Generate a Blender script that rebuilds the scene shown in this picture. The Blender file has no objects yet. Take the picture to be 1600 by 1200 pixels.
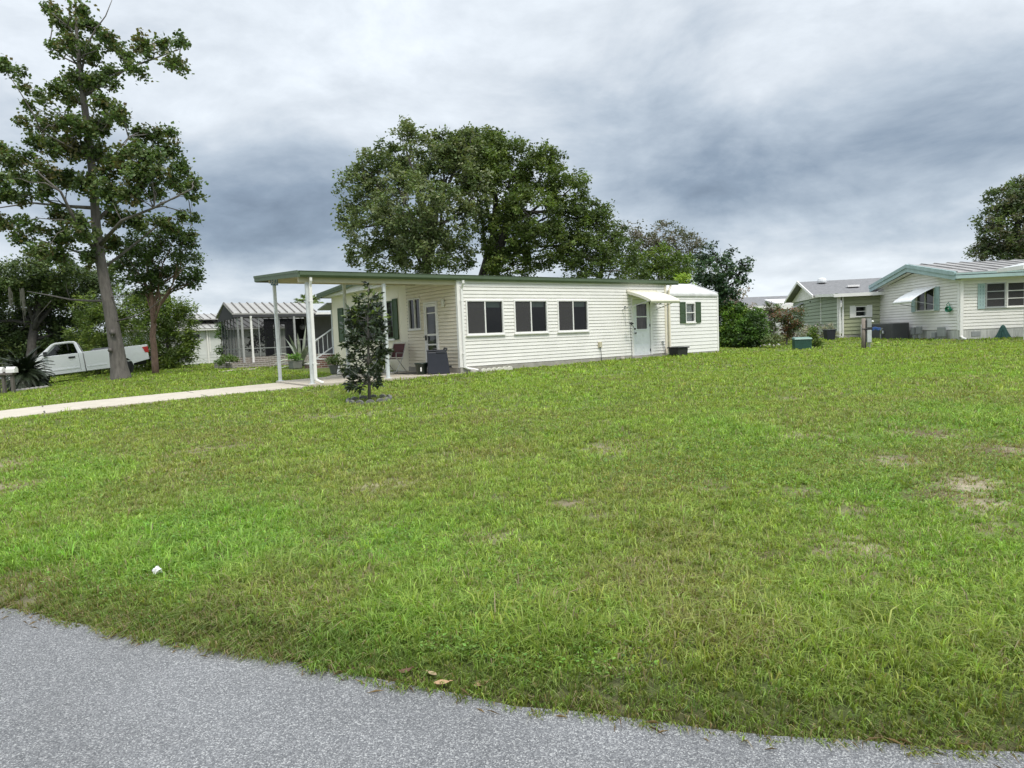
import bpy, math, random
import numpy as np
from mathutils import Vector, Matrix
R = math.radians
sc = bpy.context.scene
col = sc.collection
random.seed(7)
rng = np.random.default_rng(11)

# ------------------------------------------------------------------ camera
FPX = 1040.0                                   # focal length in pixels of a 1600 px wide frame
ROLL = R(2.245); PITCH = math.atan(74 / FPX)
F = Vector((0, math.cos(PITCH), -math.sin(PITCH)))
X0 = Vector((1, 0, 0)); U0 = Vector((0, math.sin(PITCH), math.cos(PITCH)))
RV = X0 * math.cos(ROLL) - U0 * math.sin(ROLL)
UV = U0 * math.cos(ROLL) + X0 * math.sin(ROLL)
CAM = Vector((0, 0, 1.6))
cd = bpy.data.cameras.new('camera'); cam = bpy.data.objects.new('camera', cd); col.objects.link(cam)
m = Matrix.Identity(4)
for i in range(3):
    m[i][0] = RV[i]; m[i][1] = UV[i]; m[i][2] = -F[i]; m[i][3] = CAM[i]
cam.matrix_world = m
cd.sensor_width = 36; cd.lens = 36 * FPX / 1600; cd.clip_start = .05; cd.clip_end = 3000
sc.camera = cam

# ------------------------------------------------------------------ sky and sun
SUN_EL = R(58); SUN_AZ = R(152)                 # azimuth clockwise from +Y: behind the camera, to the right
w = bpy.data.worlds.new('World'); sc.world = w; w.use_nodes = True
nt = w.node_tree; nt.nodes.clear()
def N(t, **k):
    n = nt.nodes.new(t)
    for a, b in k.items(): setattr(n, a, b)
    return n
def Mth(op, a, b=None, c=None, clamp=False):
    n = N('ShaderNodeMath', operation=op); n.use_clamp = clamp
    for i, x in enumerate((a, b, c)):
        if x is None: continue
        if isinstance(x, (int, float)): n.inputs[i].default_value = x
        else: nt.links.new(x, n.inputs[i])
    return n.outputs[0]
tc = N('ShaderNodeTexCoord'); sp = N('ShaderNodeSeparateXYZ'); nt.links.new(tc.outputs['Generated'], sp.inputs[0])
zz = Mth('MAXIMUM', sp.outputs[2], 0.0)
den = Mth('ADD', zz, 0.22)
cx = Mth('DIVIDE', sp.outputs[0], den); cy = Mth('DIVIDE', sp.outputs[1], den)
cb = N('ShaderNodeCombineXYZ'); nt.links.new(cx, cb.inputs[0]); nt.links.new(cy, cb.inputs[1])
n1 = N('ShaderNodeTexNoise'); n1.inputs['Scale'].default_value = 2.1; n1.inputs['Detail'].default_value = 9; n1.inputs['Roughness'].default_value = .56
n1.inputs['Distortion'].default_value = .15
nt.links.new(cb.outputs[0], n1.inputs['Vector'])
mp3 = N('ShaderNodeMapping'); mp3.inputs['Scale'].default_value = (1, 1, 2.1); nt.links.new(tc.outputs['Generated'], mp3.inputs[0])
n3 = N('ShaderNodeTexNoise'); n3.inputs['Scale'].default_value = 3.4; n3.inputs['Detail'].default_value = 8; n3.inputs['Roughness'].default_value = .60; n3.inputs['Distortion'].default_value = .25
nt.links.new(mp3.outputs[0], n3.inputs['Vector'])
mp = N('ShaderNodeMapping'); mp.inputs['Scale'].default_value = (.32, .55, 1); mp.inputs['Location'].default_value = (3.7, 1.3, 0); nt.links.new(cb.outputs[0], mp.inputs[0])
n2 = N('ShaderNodeTexNoise'); n2.inputs['Scale'].default_value = 1.0; n2.inputs['Detail'].default_value = 3; nt.links.new(mp.outputs[0], n2.inputs['Vector'])
# bank of darker cloud about 12 degrees above the horizon, its height wandering with the noise
wob = Mth('MULTIPLY', Mth('SUBTRACT', n2.outputs[0], .5), .30)
el = Mth('ADD', zz, wob)
def gauss(x, c, s, out):
    d = Mth('DIVIDE', Mth('SUBTRACT', x, c), s); e = Mth('EXPONENT', Mth('MULTIPLY', Mth('MULTIPLY', d, d), -1)); return Mth('MULTIPLY', e, out)
azl = sp.outputs[0]
band = gauss(el, .195, .085, -.36)
azr = Mth('ADD', Mth('MULTIPLY', gauss(azl, .42, .36, 1.0), .75), gauss(azl, -.33, .22, .85))
band = Mth('MULTIPLY', band, azr)
ramp = Mth('MULTIPLY', Mth('SMOOTHSTEP', zz, 0, .45) if False else Mth('MINIMUM', Mth('MULTIPLY', zz, 2.2), 1.0), .26)
val = Mth('ADD', .635, ramp)
val = Mth('ADD', val, Mth('MULTIPLY', gauss(zz, 0.0, .11, .16), 1.0))
val = Mth('ADD', val, band)
val = Mth('ADD', val, Mth('MULTIPLY', Mth('SUBTRACT', n1.outputs[0], .5), .50))
val = Mth('ADD', val, Mth('MULTIPLY', Mth('SUBTRACT', n3.outputs[0], .5), .80))
val = Mth('ADD', val, Mth('MULTIPLY', Mth('SUBTRACT', n2.outputs[0], .5), .22))
cr = N('ShaderNodeValToRGB'); e = cr.color_ramp.elements
e[0].position = .0; e[0].color = (.075, .10, .15, 1)
e[1].position = 1.0; e[1].color = (.84, .90, .96, 1)
for p_, c_ in ((.25, (.14, .182, .245, 1)), (.45, (.255, .32, .405, 1)), (.65, (.45, .52, .60, 1)), (.82, (.65, .705, .765, 1))):
    q = e.new(p_); q.color = c_
nt.links.new(val, cr.inputs[0])
up = Mth('ADD', 1.0, Mth('MULTIPLY', Mth('SUBTRACT', zz, .5, clamp=True), 3.2))   # brighter cloud overhead
bgc = N('ShaderNodeBackground'); nt.links.new(cr.outputs[0], bgc.inputs[0]); nt.links.new(up, bgc.inputs[1])
sky = N('ShaderNodeTexSky', sky_type='NISHITA'); sky.sun_disc = False; sky.sun_elevation = SUN_EL; sky.sun_rotation = SUN_AZ
bgs = N('ShaderNodeBackground'); bgs.inputs[1].default_value = .08; nt.links.new(sky.outputs[0], bgs.inputs[0])
mx = N('ShaderNodeMixShader'); mx.inputs[0].default_value = .90
nt.links.new(bgs.outputs[0], mx.inputs[1]); nt.links.new(bgc.outputs[0], mx.inputs[2])
wo = N('ShaderNodeOutputWorld'); nt.links.new(mx.outputs[0], wo.inputs[0])
sd = bpy.data.lights.new('sun', 'SUN'); sd.energy = 2.0; sd.angle = R(14); sd.color = (1, .95, .86)
so = bpy.data.objects.new('sun', sd); col.objects.link(so)
sdir = Vector((math.sin(SUN_AZ) * math.cos(SUN_EL), math.cos(SUN_AZ) * math.cos(SUN_EL), math.sin(SUN_EL)))
so.rotation_euler = sdir.to_track_quat('Z', 'Y').to_euler(); so.location = sdir * 60
vs = sc.view_settings; vs.view_transform = 'Standard'; vs.look = 'None'; vs.exposure = 0.28; vs.gamma = 1; vs.use_curve_mapping = False

# ------------------------------------------------------------------ helpers
def at(x, y, Y):
    d = F + RV * ((x - 800) / FPX) + UV * ((600 - y) / FPX)
    return CAM + d * (Y / d.y)
def tag(o, label=None, cat=None, group=None, kind=None):
    if label: o['label'] = label
    if cat: o['category'] = cat
    if group: o['group'] = group
    if kind: o['kind'] = kind
    return o
def empty(name, loc, rz=0, label=None, cat=None, group=None):
    o = bpy.data.objects.new(name, None); col.objects.link(o); o.location = loc; o.rotation_euler = (0, 0, rz)
    o.empty_display_size = .3
    return tag(o, label, cat, group)

def mat(name, c, rough=.6, var=.12, scale=6, bump=0, bscale=60, metal=0, spec=.5, stretch=None, c2=None, coat=0):
    mt = bpy.data.materials.new(name); mt.use_nodes = True; t = mt.node_tree
    b = t.nodes['Principled BSDF']; b.inputs['Roughness'].default_value = rough; b.inputs['Metallic'].default_value = metal
    b.inputs['Specular IOR Level'].default_value = spec; b.inputs['Coat Weight'].default_value = coat
    co = t.nodes.new('ShaderNodeTexCoord'); mpn = t.nodes.new('ShaderNodeMapping'); t.links.new(co.outputs['Object'], mpn.inputs[0])
    if stretch: mpn.inputs['Scale'].default_value = stretch
    nz = t.nodes.new('ShaderNodeTexNoise'); nz.inputs['Scale'].default_value = scale; nz.inputs['Detail'].default_value = 6; nz.inputs['Roughness'].default_value = .6
    t.links.new(mpn.outputs[0], nz.inputs['Vector'])
    r = t.nodes.new('ShaderNodeValToRGB'); r.color_ramp.elements[0].position = .3; r.color_ramp.elements[1].position = .72
    a = [max(0, x * (1 - var)) for x in c]; d = [min(1, x * (1 + var)) for x in (c2 or c)]
    r.color_ramp.elements[0].color = (*a, 1); r.color_ramp.elements[1].color = (*d, 1)
    t.links.new(nz.outputs[0], r.inputs[0]); t.links.new(r.outputs[0], b.inputs['Base Color'])
    if bump:
        n3 = t.nodes.new('ShaderNodeTexNoise'); n3.inputs['Scale'].default_value = bscale; n3.inputs['Detail'].default_value = 5; t.links.new(mpn.outputs[0], n3.inputs['Vector'])
        bp = t.nodes.new('ShaderNodeBump'); bp.inputs['Strength'].default_value = bump; bp.inputs['Distance'].default_value = .02
        t.links.new(n3.outputs[0], bp.inputs['Height']); t.links.new(bp.outputs[0], b.inputs['Normal'])
    return mt
def glass(name, tint=(.30, .33, .33), dark=0.0, ior=1.5):
    mt = bpy.data.materials.new(name); mt.use_nodes = True; t = mt.node_tree; t.nodes.clear()
    o = t.nodes.new('ShaderNodeOutputMaterial'); g = t.nodes.new('ShaderNodeBsdfGlossy'); g.inputs['Roughness'].default_value = .04
    tr = t.nodes.new('ShaderNodeBsdfTransparent'); tr.inputs[0].default_value = (*tint, 1)
    fr = t.nodes.new('ShaderNodeFresnel'); fr.inputs[0].default_value = ior
    nz = t.nodes.new('ShaderNodeTexNoise'); nz.inputs['Scale'].default_value = 1.3; bp = t.nodes.new('ShaderNodeBump'); bp.inputs['Strength'].default_value = .05
    co = t.nodes.new('ShaderNodeTexCoord'); t.links.new(co.outputs['Object'], nz.inputs['Vector'])
    t.links.new(nz.outputs[0], bp.inputs['Height']); t.links.new(bp.outputs[0], g.inputs['Normal'])
    mxx = t.nodes.new('ShaderNodeMixShader'); t.links.new(fr.outputs[0], mxx.inputs[0]); t.links.new(tr.outputs[0], mxx.inputs[1]); t.links.new(g.outputs[0], mxx.inputs[2])
    t.links.new(mxx.outputs[0], o.inputs[0]); return mt
def screen(name, c=(.05, .05, .055), through=.35):
    mt = bpy.data.materials.new(name); mt.use_nodes = True; t = mt.node_tree; t.nodes.clear()
    o = t.nodes.new('ShaderNodeOutputMaterial'); d = t.nodes.new('ShaderNodeBsdfDiffuse'); d.inputs[0].default_value = (*c, 1)
    tr = t.nodes.new('ShaderNodeBsdfTransparent'); x = t.nodes.new('ShaderNodeMixShader'); x.inputs[0].default_value = 1 - through
    t.links.new(tr.outputs[0], x.inputs[1]); t.links.new(d.outputs[0], x.inputs[2]); t.links.new(x.outputs[0], o.inputs[0]); return mt
def leafmat(name, rough=.5, trans=.28, spec=.35):
    mt = bpy.data.materials.new(name); mt.use_nodes = True; t = mt.node_tree
    b = t.nodes['Principled BSDF']; o = t.nodes['Material Output']; b.inputs['Roughness'].default_value = rough; b.inputs['Specular IOR Level'].default_value = spec
    a = t.nodes.new('ShaderNodeAttribute'); a.attribute_name = 'Col'; t.links.new(a.outputs['Color'], b.inputs['Base Color'])
    tl = t.nodes.new('ShaderNodeBsdfTranslucent'); g = t.nodes.new('ShaderNodeMixRGB'); g.blend_type = 'MULTIPLY'; g.inputs[0].default_value = 1; g.inputs[2].default_value = (1.3, 1.35, .6, 1)
    t.links.new(a.outputs['Color'], g.inputs[1]); t.links.new(g.outputs[0], tl.inputs[0])
    x = t.nodes.new('ShaderNodeMixShader'); x.inputs[0].default_value = trans
    t.links.new(b.outputs[0], x.inputs[1]); t.links.new(tl.outputs[0], x.inputs[2]); t.links.new(x.outputs[0], o.inputs[0]); return mt

class MB:
    def __init__(s): s.v = []; s.f = []
    def add(s, vs, fs):
        k = len(s.v); s.v += [tuple(p) for p in vs]; s.f += [tuple(i + k for i in q) for q in fs]; return s
    def box(s, x0, x1, y0, y1, z0, z1):
        p = [(x, y, z) for z in (z0, z1) for y in (y0, y1) for x in (x0, x1)]
        return s.add(p, [(0, 2, 3, 1), (4, 5, 7, 6), (0, 1, 5, 4), (2, 6, 7, 3), (0, 4, 6, 2), (1, 3, 7, 5)])
    def hexa(s, lo, hi):      # 4 bottom + 4 top points
        return s.add(list(lo) + list(hi), [(0, 3, 2, 1), (4, 5, 6, 7), (0, 1, 5, 4), (1, 2, 6, 5), (2, 3, 7, 6), (3, 0, 4, 7)])
    def bar(s, a, b, w_, h_=None):
        a = Vector(a); b = Vector(b); h_ = h_ or w_; d = (b - a).normalized()
        u_ = d.cross(Vector((0, 0, 1)));
        if u_.length < .01: u_ = Vector((1, 0, 0))
        u_.normalize(); q = u_.cross(d).normalized(); u_ = u_ * w_ / 2; q = q * h_ / 2
        return s.hexa([a - u_ - q, a + u_ - q, a + u_ + q, a - u_ + q], [b - u_ - q, b + u_ - q, b + u_ + q, b - u_ + q])
    def tube(s, pts, rad, n=8, jit=0, cap=True):
        pts = [Vector(p) for p in pts]; rad = rad if hasattr(rad, '__len__') else [rad] * len(pts)
        vs = []; ref = None
        for i, p in enumerate(pts):
            d = (pts[min(i + 1, len(pts) - 1)] - pts[max(i - 1, 0)]).normalized()
            if ref is None:
                ref = d.orthogonal().normalized()
            ref = (ref - d * ref.dot(d)).normalized(); q = d.cross(ref)
            for k in range(n):
                a = 2 * math.pi * k / n; r_ = rad[i] * (1 + jit * (random.random() - .5))
                vs.append(p + (ref * math.cos(a) + q * math.sin(a)) * r_)
        fs = [(i * n + k, i * n + (k + 1) % n, (i + 1) * n + (k + 1) % n, (i + 1) * n + k) for i in range(len(pts) - 1) for k in range(n)]
        if cap: fs += [tuple(range(n - 1, -1, -1)), tuple((len(pts) - 1) * n + k for k in range(n))]
        return s.add(vs, fs)
    def lathe(s, prof, c=(0, 0, 0), n=20, axis='z'):
        vs = []
        for (r_, h) in prof:
            for k in range(n):
                a = 2 * math.pi * k / n; x, y = r_ * math.cos(a), r_ * math.sin(a)
                vs.append((c[0] + x, c[1] + y, c[2] + h) if axis == 'z' else ((c[0] + x, c[1] + h, c[2] + y) if axis == 'y' else (c[0] + h, c[1] + x, c[2] + y)))
        m_ = len(prof)
        fs = [(i * n + k, i * n + (k + 1) % n, (i + 1) * n + (k + 1) % n, (i + 1) * n + k) for i in range(m_ - 1) for k in range(n)]
        fs += [tuple(range(n - 1, -1, -1)), tuple((m_ - 1) * n + k for k in range(n))]
        return s.add(vs, fs)
    def prism(s, poly, fn0, fn1):   # polygon (a,b) pairs mapped by fn0 / fn1 into 3D
        n = len(poly); return s.add([fn0(*p) for p in poly] + [fn1(*p) for p in poly],
            [tuple(range(n - 1, -1, -1)), tuple(range(n, 2 * n))] + [(i, (i + 1) % n, n + (i + 1) % n, n + i) for i in range(n)])
    def build(s, name, m_, parent=None, smooth=False, bevel=0, label=None):
        me = bpy.data.meshes.new(name); me.from_pydata(s.v, [], s.f); me.materials.append(m_)
        o = bpy.data.objects.new(name, me); col.objects.link(o)
        if parent: o.parent = parent
        if smooth: me.shade_smooth()
        if bevel:
            bv = o.modifiers.new('bevel', 'BEVEL'); bv.width = bevel; bv.segments = 2; bv.limit_method = 'ANGLE'
        if label: o['label'] = label
        return o
def fast(name, V, Fc, m_, C=None, parent=None, smooth=False):
    me = bpy.data.meshes.new(name); nv = len(V); nf, k = Fc.shape
    me.vertices.add(nv); me.vertices.foreach_set('co', np.ascontiguousarray(V, np.float32).ravel())
    me.loops.add(nf * k); me.loops.foreach_set('vertex_index', np.ascontiguousarray(Fc, np.int32).ravel())
    me.polygons.add(nf); me.polygons.foreach_set('loop_start', np.arange(0, nf * k, k, dtype=np.int32))
    if smooth: me.polygons.foreach_set('use_smooth', np.ones(nf, bool))
    me.update(calc_edges=True)
    if C is not None:
        a = me.color_attributes.new('Col', 'FLOAT_COLOR', 'POINT'); cc = np.ones((nv, 4), np.float32); cc[:, :3] = C; a.data.foreach_set('color', cc.ravel())
    me.materials.append(m_); o = bpy.data.objects.new(name, me); col.objects.link(o)
    if parent: o.parent = parent
    return o

# ------------------------------------------------------------------ value noise (numpy)
_P = np.random.default_rng(5).random((256, 256))
def vn(x, y, f, o=3, s=0):
    r_ = np.zeros_like(x, dtype=float); amp = 1; tot = 0
    for k in range(o):
        X = x * f + 37.3 * (k + s); Y = y * f + 11.7 * (k + s); xi = np.floor(X).astype(int); yi = np.floor(Y).astype(int)
        fx = X - xi; fy = Y - yi; fx = fx * fx * (3 - 2 * fx); fy = fy * fy * (3 - 2 * fy)
        g = lambda a, b: _P[(xi + a) % 256, (yi + b) % 256]
        r_ += amp * ((g(0, 0) * (1 - fx) + g(1, 0) * fx) * (1 - fy) + (g(0, 1) * (1 - fx) + g(1, 1) * fx) * fy); tot += amp; amp *= .5; f *= 2
    return r_ / tot

# ------------------------------------------------------------------ terrain
EDGE = np.array([(150, -8), (60, -1.5), (20, .2), (6, 1.65), (1.87, 2.31), (.97, 2.49), (-.05, 2.79), (-1.01, 3.18), (-3.32, 4.12), (-6, 5.4), (-9.5, 7.9), (-14, 12.3), (-19.5, 19.5), (-25.5, 29), (-32, 42), (-60, 95), (-110, 190)], float)
def edge_dist(x, y):
    best = np.full(np.shape(x), 1e9); sg = np.ones(np.shape(x))
    for (a, b), (c, d) in zip(EDGE[:-1], EDGE[1:]):
        dx, dy = c - a, d - b; L = dx * dx + dy * dy; t = np.clip(((x - a) * dx + (y - b) * dy) / L, 0, 1)
        px, py = a + t * dx, b + t * dy; q = np.hypot(x - px, y - py); s_ = np.sign(dx * (y - b) - dy * (x - a)) * -1
        k = q < best; best = np.where(k, q, best); sg = np.where(k, s_, sg)
    return best * sg            # positive on the lawn side
def base_h(d): q = np.clip(d / 15.0, 0, 1); return .58 * (1 - (1 - q) ** 1.7)
CTRL = np.array([(-18.9, 33, .50), (-22.1, 31.2, .20), (-20.3, 27, .15), (-14.9, 26.5, .55), (-24.6, 30.5, -.12), (-27, 33, -.25), (-20, 20, -.05), (-10, 12.9, .33), (-11.5, 14.9, .34), (-6.5, 18, .52), (-9, 22, .55),
                 (-2.8, 13, .45), (0, 3, 0), (-3.3, 4.2, 0), (2, 2.5, 0), (0, 12, .45), (8, 12, .46), (19.5, 30, .69), (26, 30, .69), (18, 38, .80), (10, 35, .66), (-12, 31, .60), (-22, 42, .56), (-1.5, 19.6, .56), (5.0, 23.6, .645), (2.0, 21.6, .615), (-28, 20, -.1), (-14, 12, .08), (10, 27, .58), (0, 45, .6), (-30, 55, .4)], float)
_A = lambda p, q: np.exp(-((p[:, None, 0] - q[None, :, 0]) ** 2 + (p[:, None, 1] - q[None, :, 1]) ** 2) / (2 * 3.2 ** 2))
_res = CTRL[:, 2] - base_h(edge_dist(CTRL[:, 0], CTRL[:, 1]))
_wt = np.linalg.solve(_A(CTRL, CTRL) + np.eye(len(CTRL)) * .05, _res)
def hz(x, y):
    x = np.asarray(x, float); y = np.asarray(y, float); sh = x.shape; p = np.stack([x.ravel(), y.ravel()], 1)
    h = base_h(edge_dist(p[:, 0], p[:, 1])) + _A(p, CTRL) @ _wt
    h += (vn(p[:, 0], p[:, 1], .45, 2) - .5) * .05 * np.clip(edge_dist(p[:, 0], p[:, 1]) / 2, 0, 1)
    return h.reshape(sh)
def gz(x, y): return float(hz(np.array([x]), np.array([y]))[0])
def ground_at(px, py):
    d = F + RV * ((px - 800) / FPX) + UV * ((600 - py) / FPX); t = 2.0
    for _ in range(6000):
        P = CAM + d * t
        if P.z <= gz(P.x, P.y): return P
        t += .04
    return CAM + d * 60

# main frame of the white home: x runs along its long wall, y away from the street
HO = Vector((-1.494, 19.6, .624)); RZ = R(36)
def HW(s, t, z=0): return HO + Vector((math.cos(RZ) * s - math.sin(RZ) * t, math.sin(RZ) * s + math.cos(RZ) * t, z))
def to_st(x, y):
    dx = x - HO.x; dy = y - HO.y; return dx * math.cos(RZ) + dy * math.sin(RZ), -dx * math.sin(RZ) + dy * math.cos(RZ)
def bare(x, y):       # 0 = full turf, 1 = open sandy soil
    b = np.clip((vn(x, y, .9, 4, 3) - .64) * 5, 0, 1) * .45 * np.clip((14 - y) / 5, 0, 1)
    for (px, py, r_, k) in BARE:
        b = np.maximum(b, k * np.exp(-(((x - px) / r_) ** 2 + ((y - py) / (r_ * .8)) ** 2)) * (.55 + .9 * vn(x, y, 4, 2, 9)))
    return np.clip(b, 0, 1)
BARE = []
for px, py, r_, k in [(890, 790, .30, 1), (930, 812, .25, .7), (575, 762, .3, .7), (630, 755, .3, .7), (1450, 678, .75, .9), (1560, 705, .8, .95), (1400, 720, .7, .8), (1520, 760, .7, 1), (1470, 775, .5, 1), (1255, 770, .35, .9), (1340, 800, .3, .9),
                      (1290, 860, .3, .8), (1210, 872, .3, .7), (780, 780, .3, .5), (1560, 830, .4, .6), (1120, 760, .4, .6), (760, 845, .3, .5), (1000, 885, .25, .5), (1530, 790, .4, 1), (520, 850, .3, .4)]:
    P = ground_at(px, py); BARE.append((P.x, P.y, r_ * .58, k * .78))
def lush(x, y): return np.clip((vn(x, y, .33, 3, 6) - .42) * 3.2 + .55 * np.clip((7.2 - y) / 2.5, 0, 1) - .45 * np.clip(1 - np.abs(y - 10) / 4, 0, 1), 0, 1)
GB_hi = np.array((.135, .215, .030)); GB_mid = np.array((.115, .155, .038)); GB_dull = np.array((.165, .165, .062)); SAND = np.array((.44, .385, .28)); DIRT = np.array((.15, .115, .08))
def axis(lo, hi, step, far):
    a = list(np.arange(lo, hi + 1e-6, step)); s_ = step; x = hi
    while x < far: s_ *= 1.28; x += s_; a.append(x)
    s_ = step; x = lo
    while x > -far: s_ *= 1.28; x -= s_; a.insert(0, x)
    return np.array(a)
ax_ = axis(-15, 15, .16, 900); ay_ = axis(0, 22, .16, 900)
GX, GY = np.meshgrid(ax_, ay_); D = edge_dist(GX, GY); H = hz(GX, GY)
H = np.where(D < .02, H - .05, H)
s_, t_ = to_st(GX, GY)
H = np.where((s_ > -12) & (s_ < 0.0) & (t_ > -.1) & (t_ < 3.2) & (D > 0), H - .02, H)
nx, ny = len(ax_), len(ay_)
idx = np.arange(nx * ny).reshape(ny, nx)
Fq = np.stack([idx[:-1, :-1], idx[:-1, 1:], idx[1:, 1:], idx[1:, :-1]], -1).reshape(-1, 4)
bb = bare(GX, GY)[..., None]; lu = lush(GX, GY)[..., None]; dirt = vn(GX, GY, 2.2, 3, 2)[..., None]
base = (GB_mid * (1 - lu) + GB_hi * lu) * .8 + DIRT * .12
soil = SAND * np.clip(dirt * 2 - .55, 0, 1) + DIRT * (1 - np.clip(dirt * 2 - .55, 0, 1))
kk = np.clip(bb * 1.6 + (dirt - .5) * .5, 0, 1)
CG = base * (1 - kk) + soil * kk
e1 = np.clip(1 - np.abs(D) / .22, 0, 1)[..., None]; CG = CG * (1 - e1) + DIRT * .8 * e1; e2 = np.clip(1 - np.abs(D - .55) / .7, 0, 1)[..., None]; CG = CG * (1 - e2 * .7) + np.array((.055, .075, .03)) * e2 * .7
def ground_material():
    mt = bpy.data.materials.new('turf soil'); mt.use_nodes = True; t = mt.node_tree; b = t.nodes['Principled BSDF']; b.inputs['Roughness'].default_value = .95; b.inputs['Specular IOR Level'].default_value = .1
    a = t.nodes.new('ShaderNodeAttribute'); a.attribute_name = 'Col'; co = t.nodes.new('ShaderNodeTexCoord')
    n_ = t.nodes.new('ShaderNodeTexNoise'); n_.inputs['Scale'].default_value = 14; n_.inputs['Detail'].default_value = 8; n_.inputs['Roughness'].default_value = .75; t.links.new(co.outputs['Object'], n_.inputs['Vector'])
    r = t.nodes.new('ShaderNodeValToRGB'); r.color_ramp.elements[0].position = .3; r.color_ramp.elements[0].color = (.55, .55, .55, 1); r.color_ramp.elements[1].position = .7; r.color_ramp.elements[1].color = (1.35, 1.35, 1.3, 1)
    t.links.new(n_.outputs[0], r.inputs[0]); x = t.nodes.new('ShaderNodeMixRGB'); x.blend_type = 'MULTIPLY'; x.inputs[0].default_value = 1
    t.links.new(a.outputs['Color'], x.inputs[1]); t.links.new(r.outputs[0], x.inputs[2]); t.links.new(x.outputs[0], b.inputs['Base Color'])
    bp = t.nodes.new('ShaderNodeBump'); bp.inputs['Strength'].default_value = .8; bp.inputs['Distance'].default_value = .03; t.links.new(n_.outputs[0], bp.inputs['Height']); t.links.new(bp.outputs[0], b.inputs['Normal'])
    return mt
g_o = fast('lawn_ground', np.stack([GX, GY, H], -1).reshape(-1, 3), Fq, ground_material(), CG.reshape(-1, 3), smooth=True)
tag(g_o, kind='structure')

# road: one asphalt sheet on the camera's side of the lawn edge
def asphalt():
    mt = bpy.data.materials.new('asphalt'); mt.use_nodes = True; t = mt.node_tree; b = t.nodes['Principled BSDF']; b.inputs['Roughness'].default_value = .85; b.inputs['Specular IOR Level'].default_value = .3
    co = t.nodes.new('ShaderNodeTexCoord')
    vo = t.nodes.new('ShaderNodeTexVoronoi'); vo.inputs['Scale'].default_value = 200; t.links.new(co.outputs['Object'], vo.inputs['Vector'])
    r = t.nodes.new('ShaderNodeValToRGB'); el_ = r.color_ramp.elements; el_[0].position = .0; el_[0].color = (.105, .107, .112, 1); el_[1].position = 1; el_[1].color = (.46, .46, .45, 1)
    for p_, c_ in ((.30, (.155, .158, .163, 1)), (.55, (.20, .203, .208, 1)), (.8, (.255, .257, .26, 1))): q = el_.new(p_); q.color = c_
    bw = t.nodes.new('ShaderNodeSeparateXYZ'); t.links.new(vo.outputs['Color'], bw.inputs[0]); t.links.new(bw.outputs[0], r.inputs[0])
    n_ = t.nodes.new('ShaderNodeTexNoise'); n_.inputs['Scale'].default_value = 1.1; n_.inputs['Detail'].default_value = 5; t.links.new(co.outputs['Object'], n_.inputs['Vector'])
    r2 = t.nodes.new('ShaderNodeValToRGB'); r2.color_ramp.elements[0].color = (.80, .80, .80, 1); r2.color_ramp.elements[1].color = (1.12, 1.12, 1.13, 1); r2.color_ramp.elements[0].position = .3; r2.color_ramp.elements[1].position = .7
    t.links.new(n_.outputs[0], r2.inputs[0]); x = t.nodes.new('ShaderNodeMixRGB'); x.blend_type = 'MULTIPLY'; x.inputs[0].default_value = 1
    t.links.new(r.outputs[0], x.inputs[1]); t.links.new(r2.outputs[0], x.inputs[2]); t.links.new(x.outputs[0], b.inputs['Base Color'])
    bp = t.nodes.new('ShaderNodeBump'); bp.inputs['Strength'].default_value = .7; bp.inputs['Distance'].default_value = .006; t.links.new(vo.outputs['Distance'], bp.inputs['Height']); t.links.new(bp.outputs[0], b.inputs['Normal'])
    return mt
def road_mesh():
    pts = []
    for (a, b) in zip(EDGE[:-1], EDGE[1:]):
        n_ = max(1, int(np.hypot(*(b - a)) / (.25 if abs(a[0]) < 7 else 2)))
        for k in range(n_): pts.append(a + (b - a) * k / n_)
    pts = np.array(pts + [EDGE[-1]]); tn = np.gradient(pts, axis=0); tn /= np.hypot(tn[:, 0], tn[:, 1])[:, None]; nr = np.stack([-tn[:, 1], tn[:, 0]], 1)
    for _ in range(3): nr[1:-1] = (nr[:-2] + nr[1:-1] * 2 + nr[2:]) / 4
    ragged = (vn(pts[:, 0], pts[:, 1], 3.3, 4) - .5) * .10
    cols = [0, .6, 1.5, 3.2, 5.2, 7.0]; V = []
    for c_ in cols:
        q = pts + nr * (c_ * 1.0) * 1 + nr * (ragged[:, None] - .02 if c_ == 0 else 0)
        V.append(np.stack([q[:, 0], q[:, 1], hz(pts[:, 0], pts[:, 1]) + .012 + .02 * min(c_, 3.5) * .4], 1))
    V = np.concatenate(V); n_ = len(pts); i = np.arange(n_ - 1); Fs = [np.stack([i + k * n_, i + 1 + k * n_, i + 1 + (k + 1) * n_, i + (k + 1) * n_], 1) for k in range(len(cols) - 1)]
    return V, np.concatenate(Fs)
rv, rf = road_mesh()
tag(fast('road', rv, rf, asphalt(), smooth=True), kind='structure')

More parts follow.
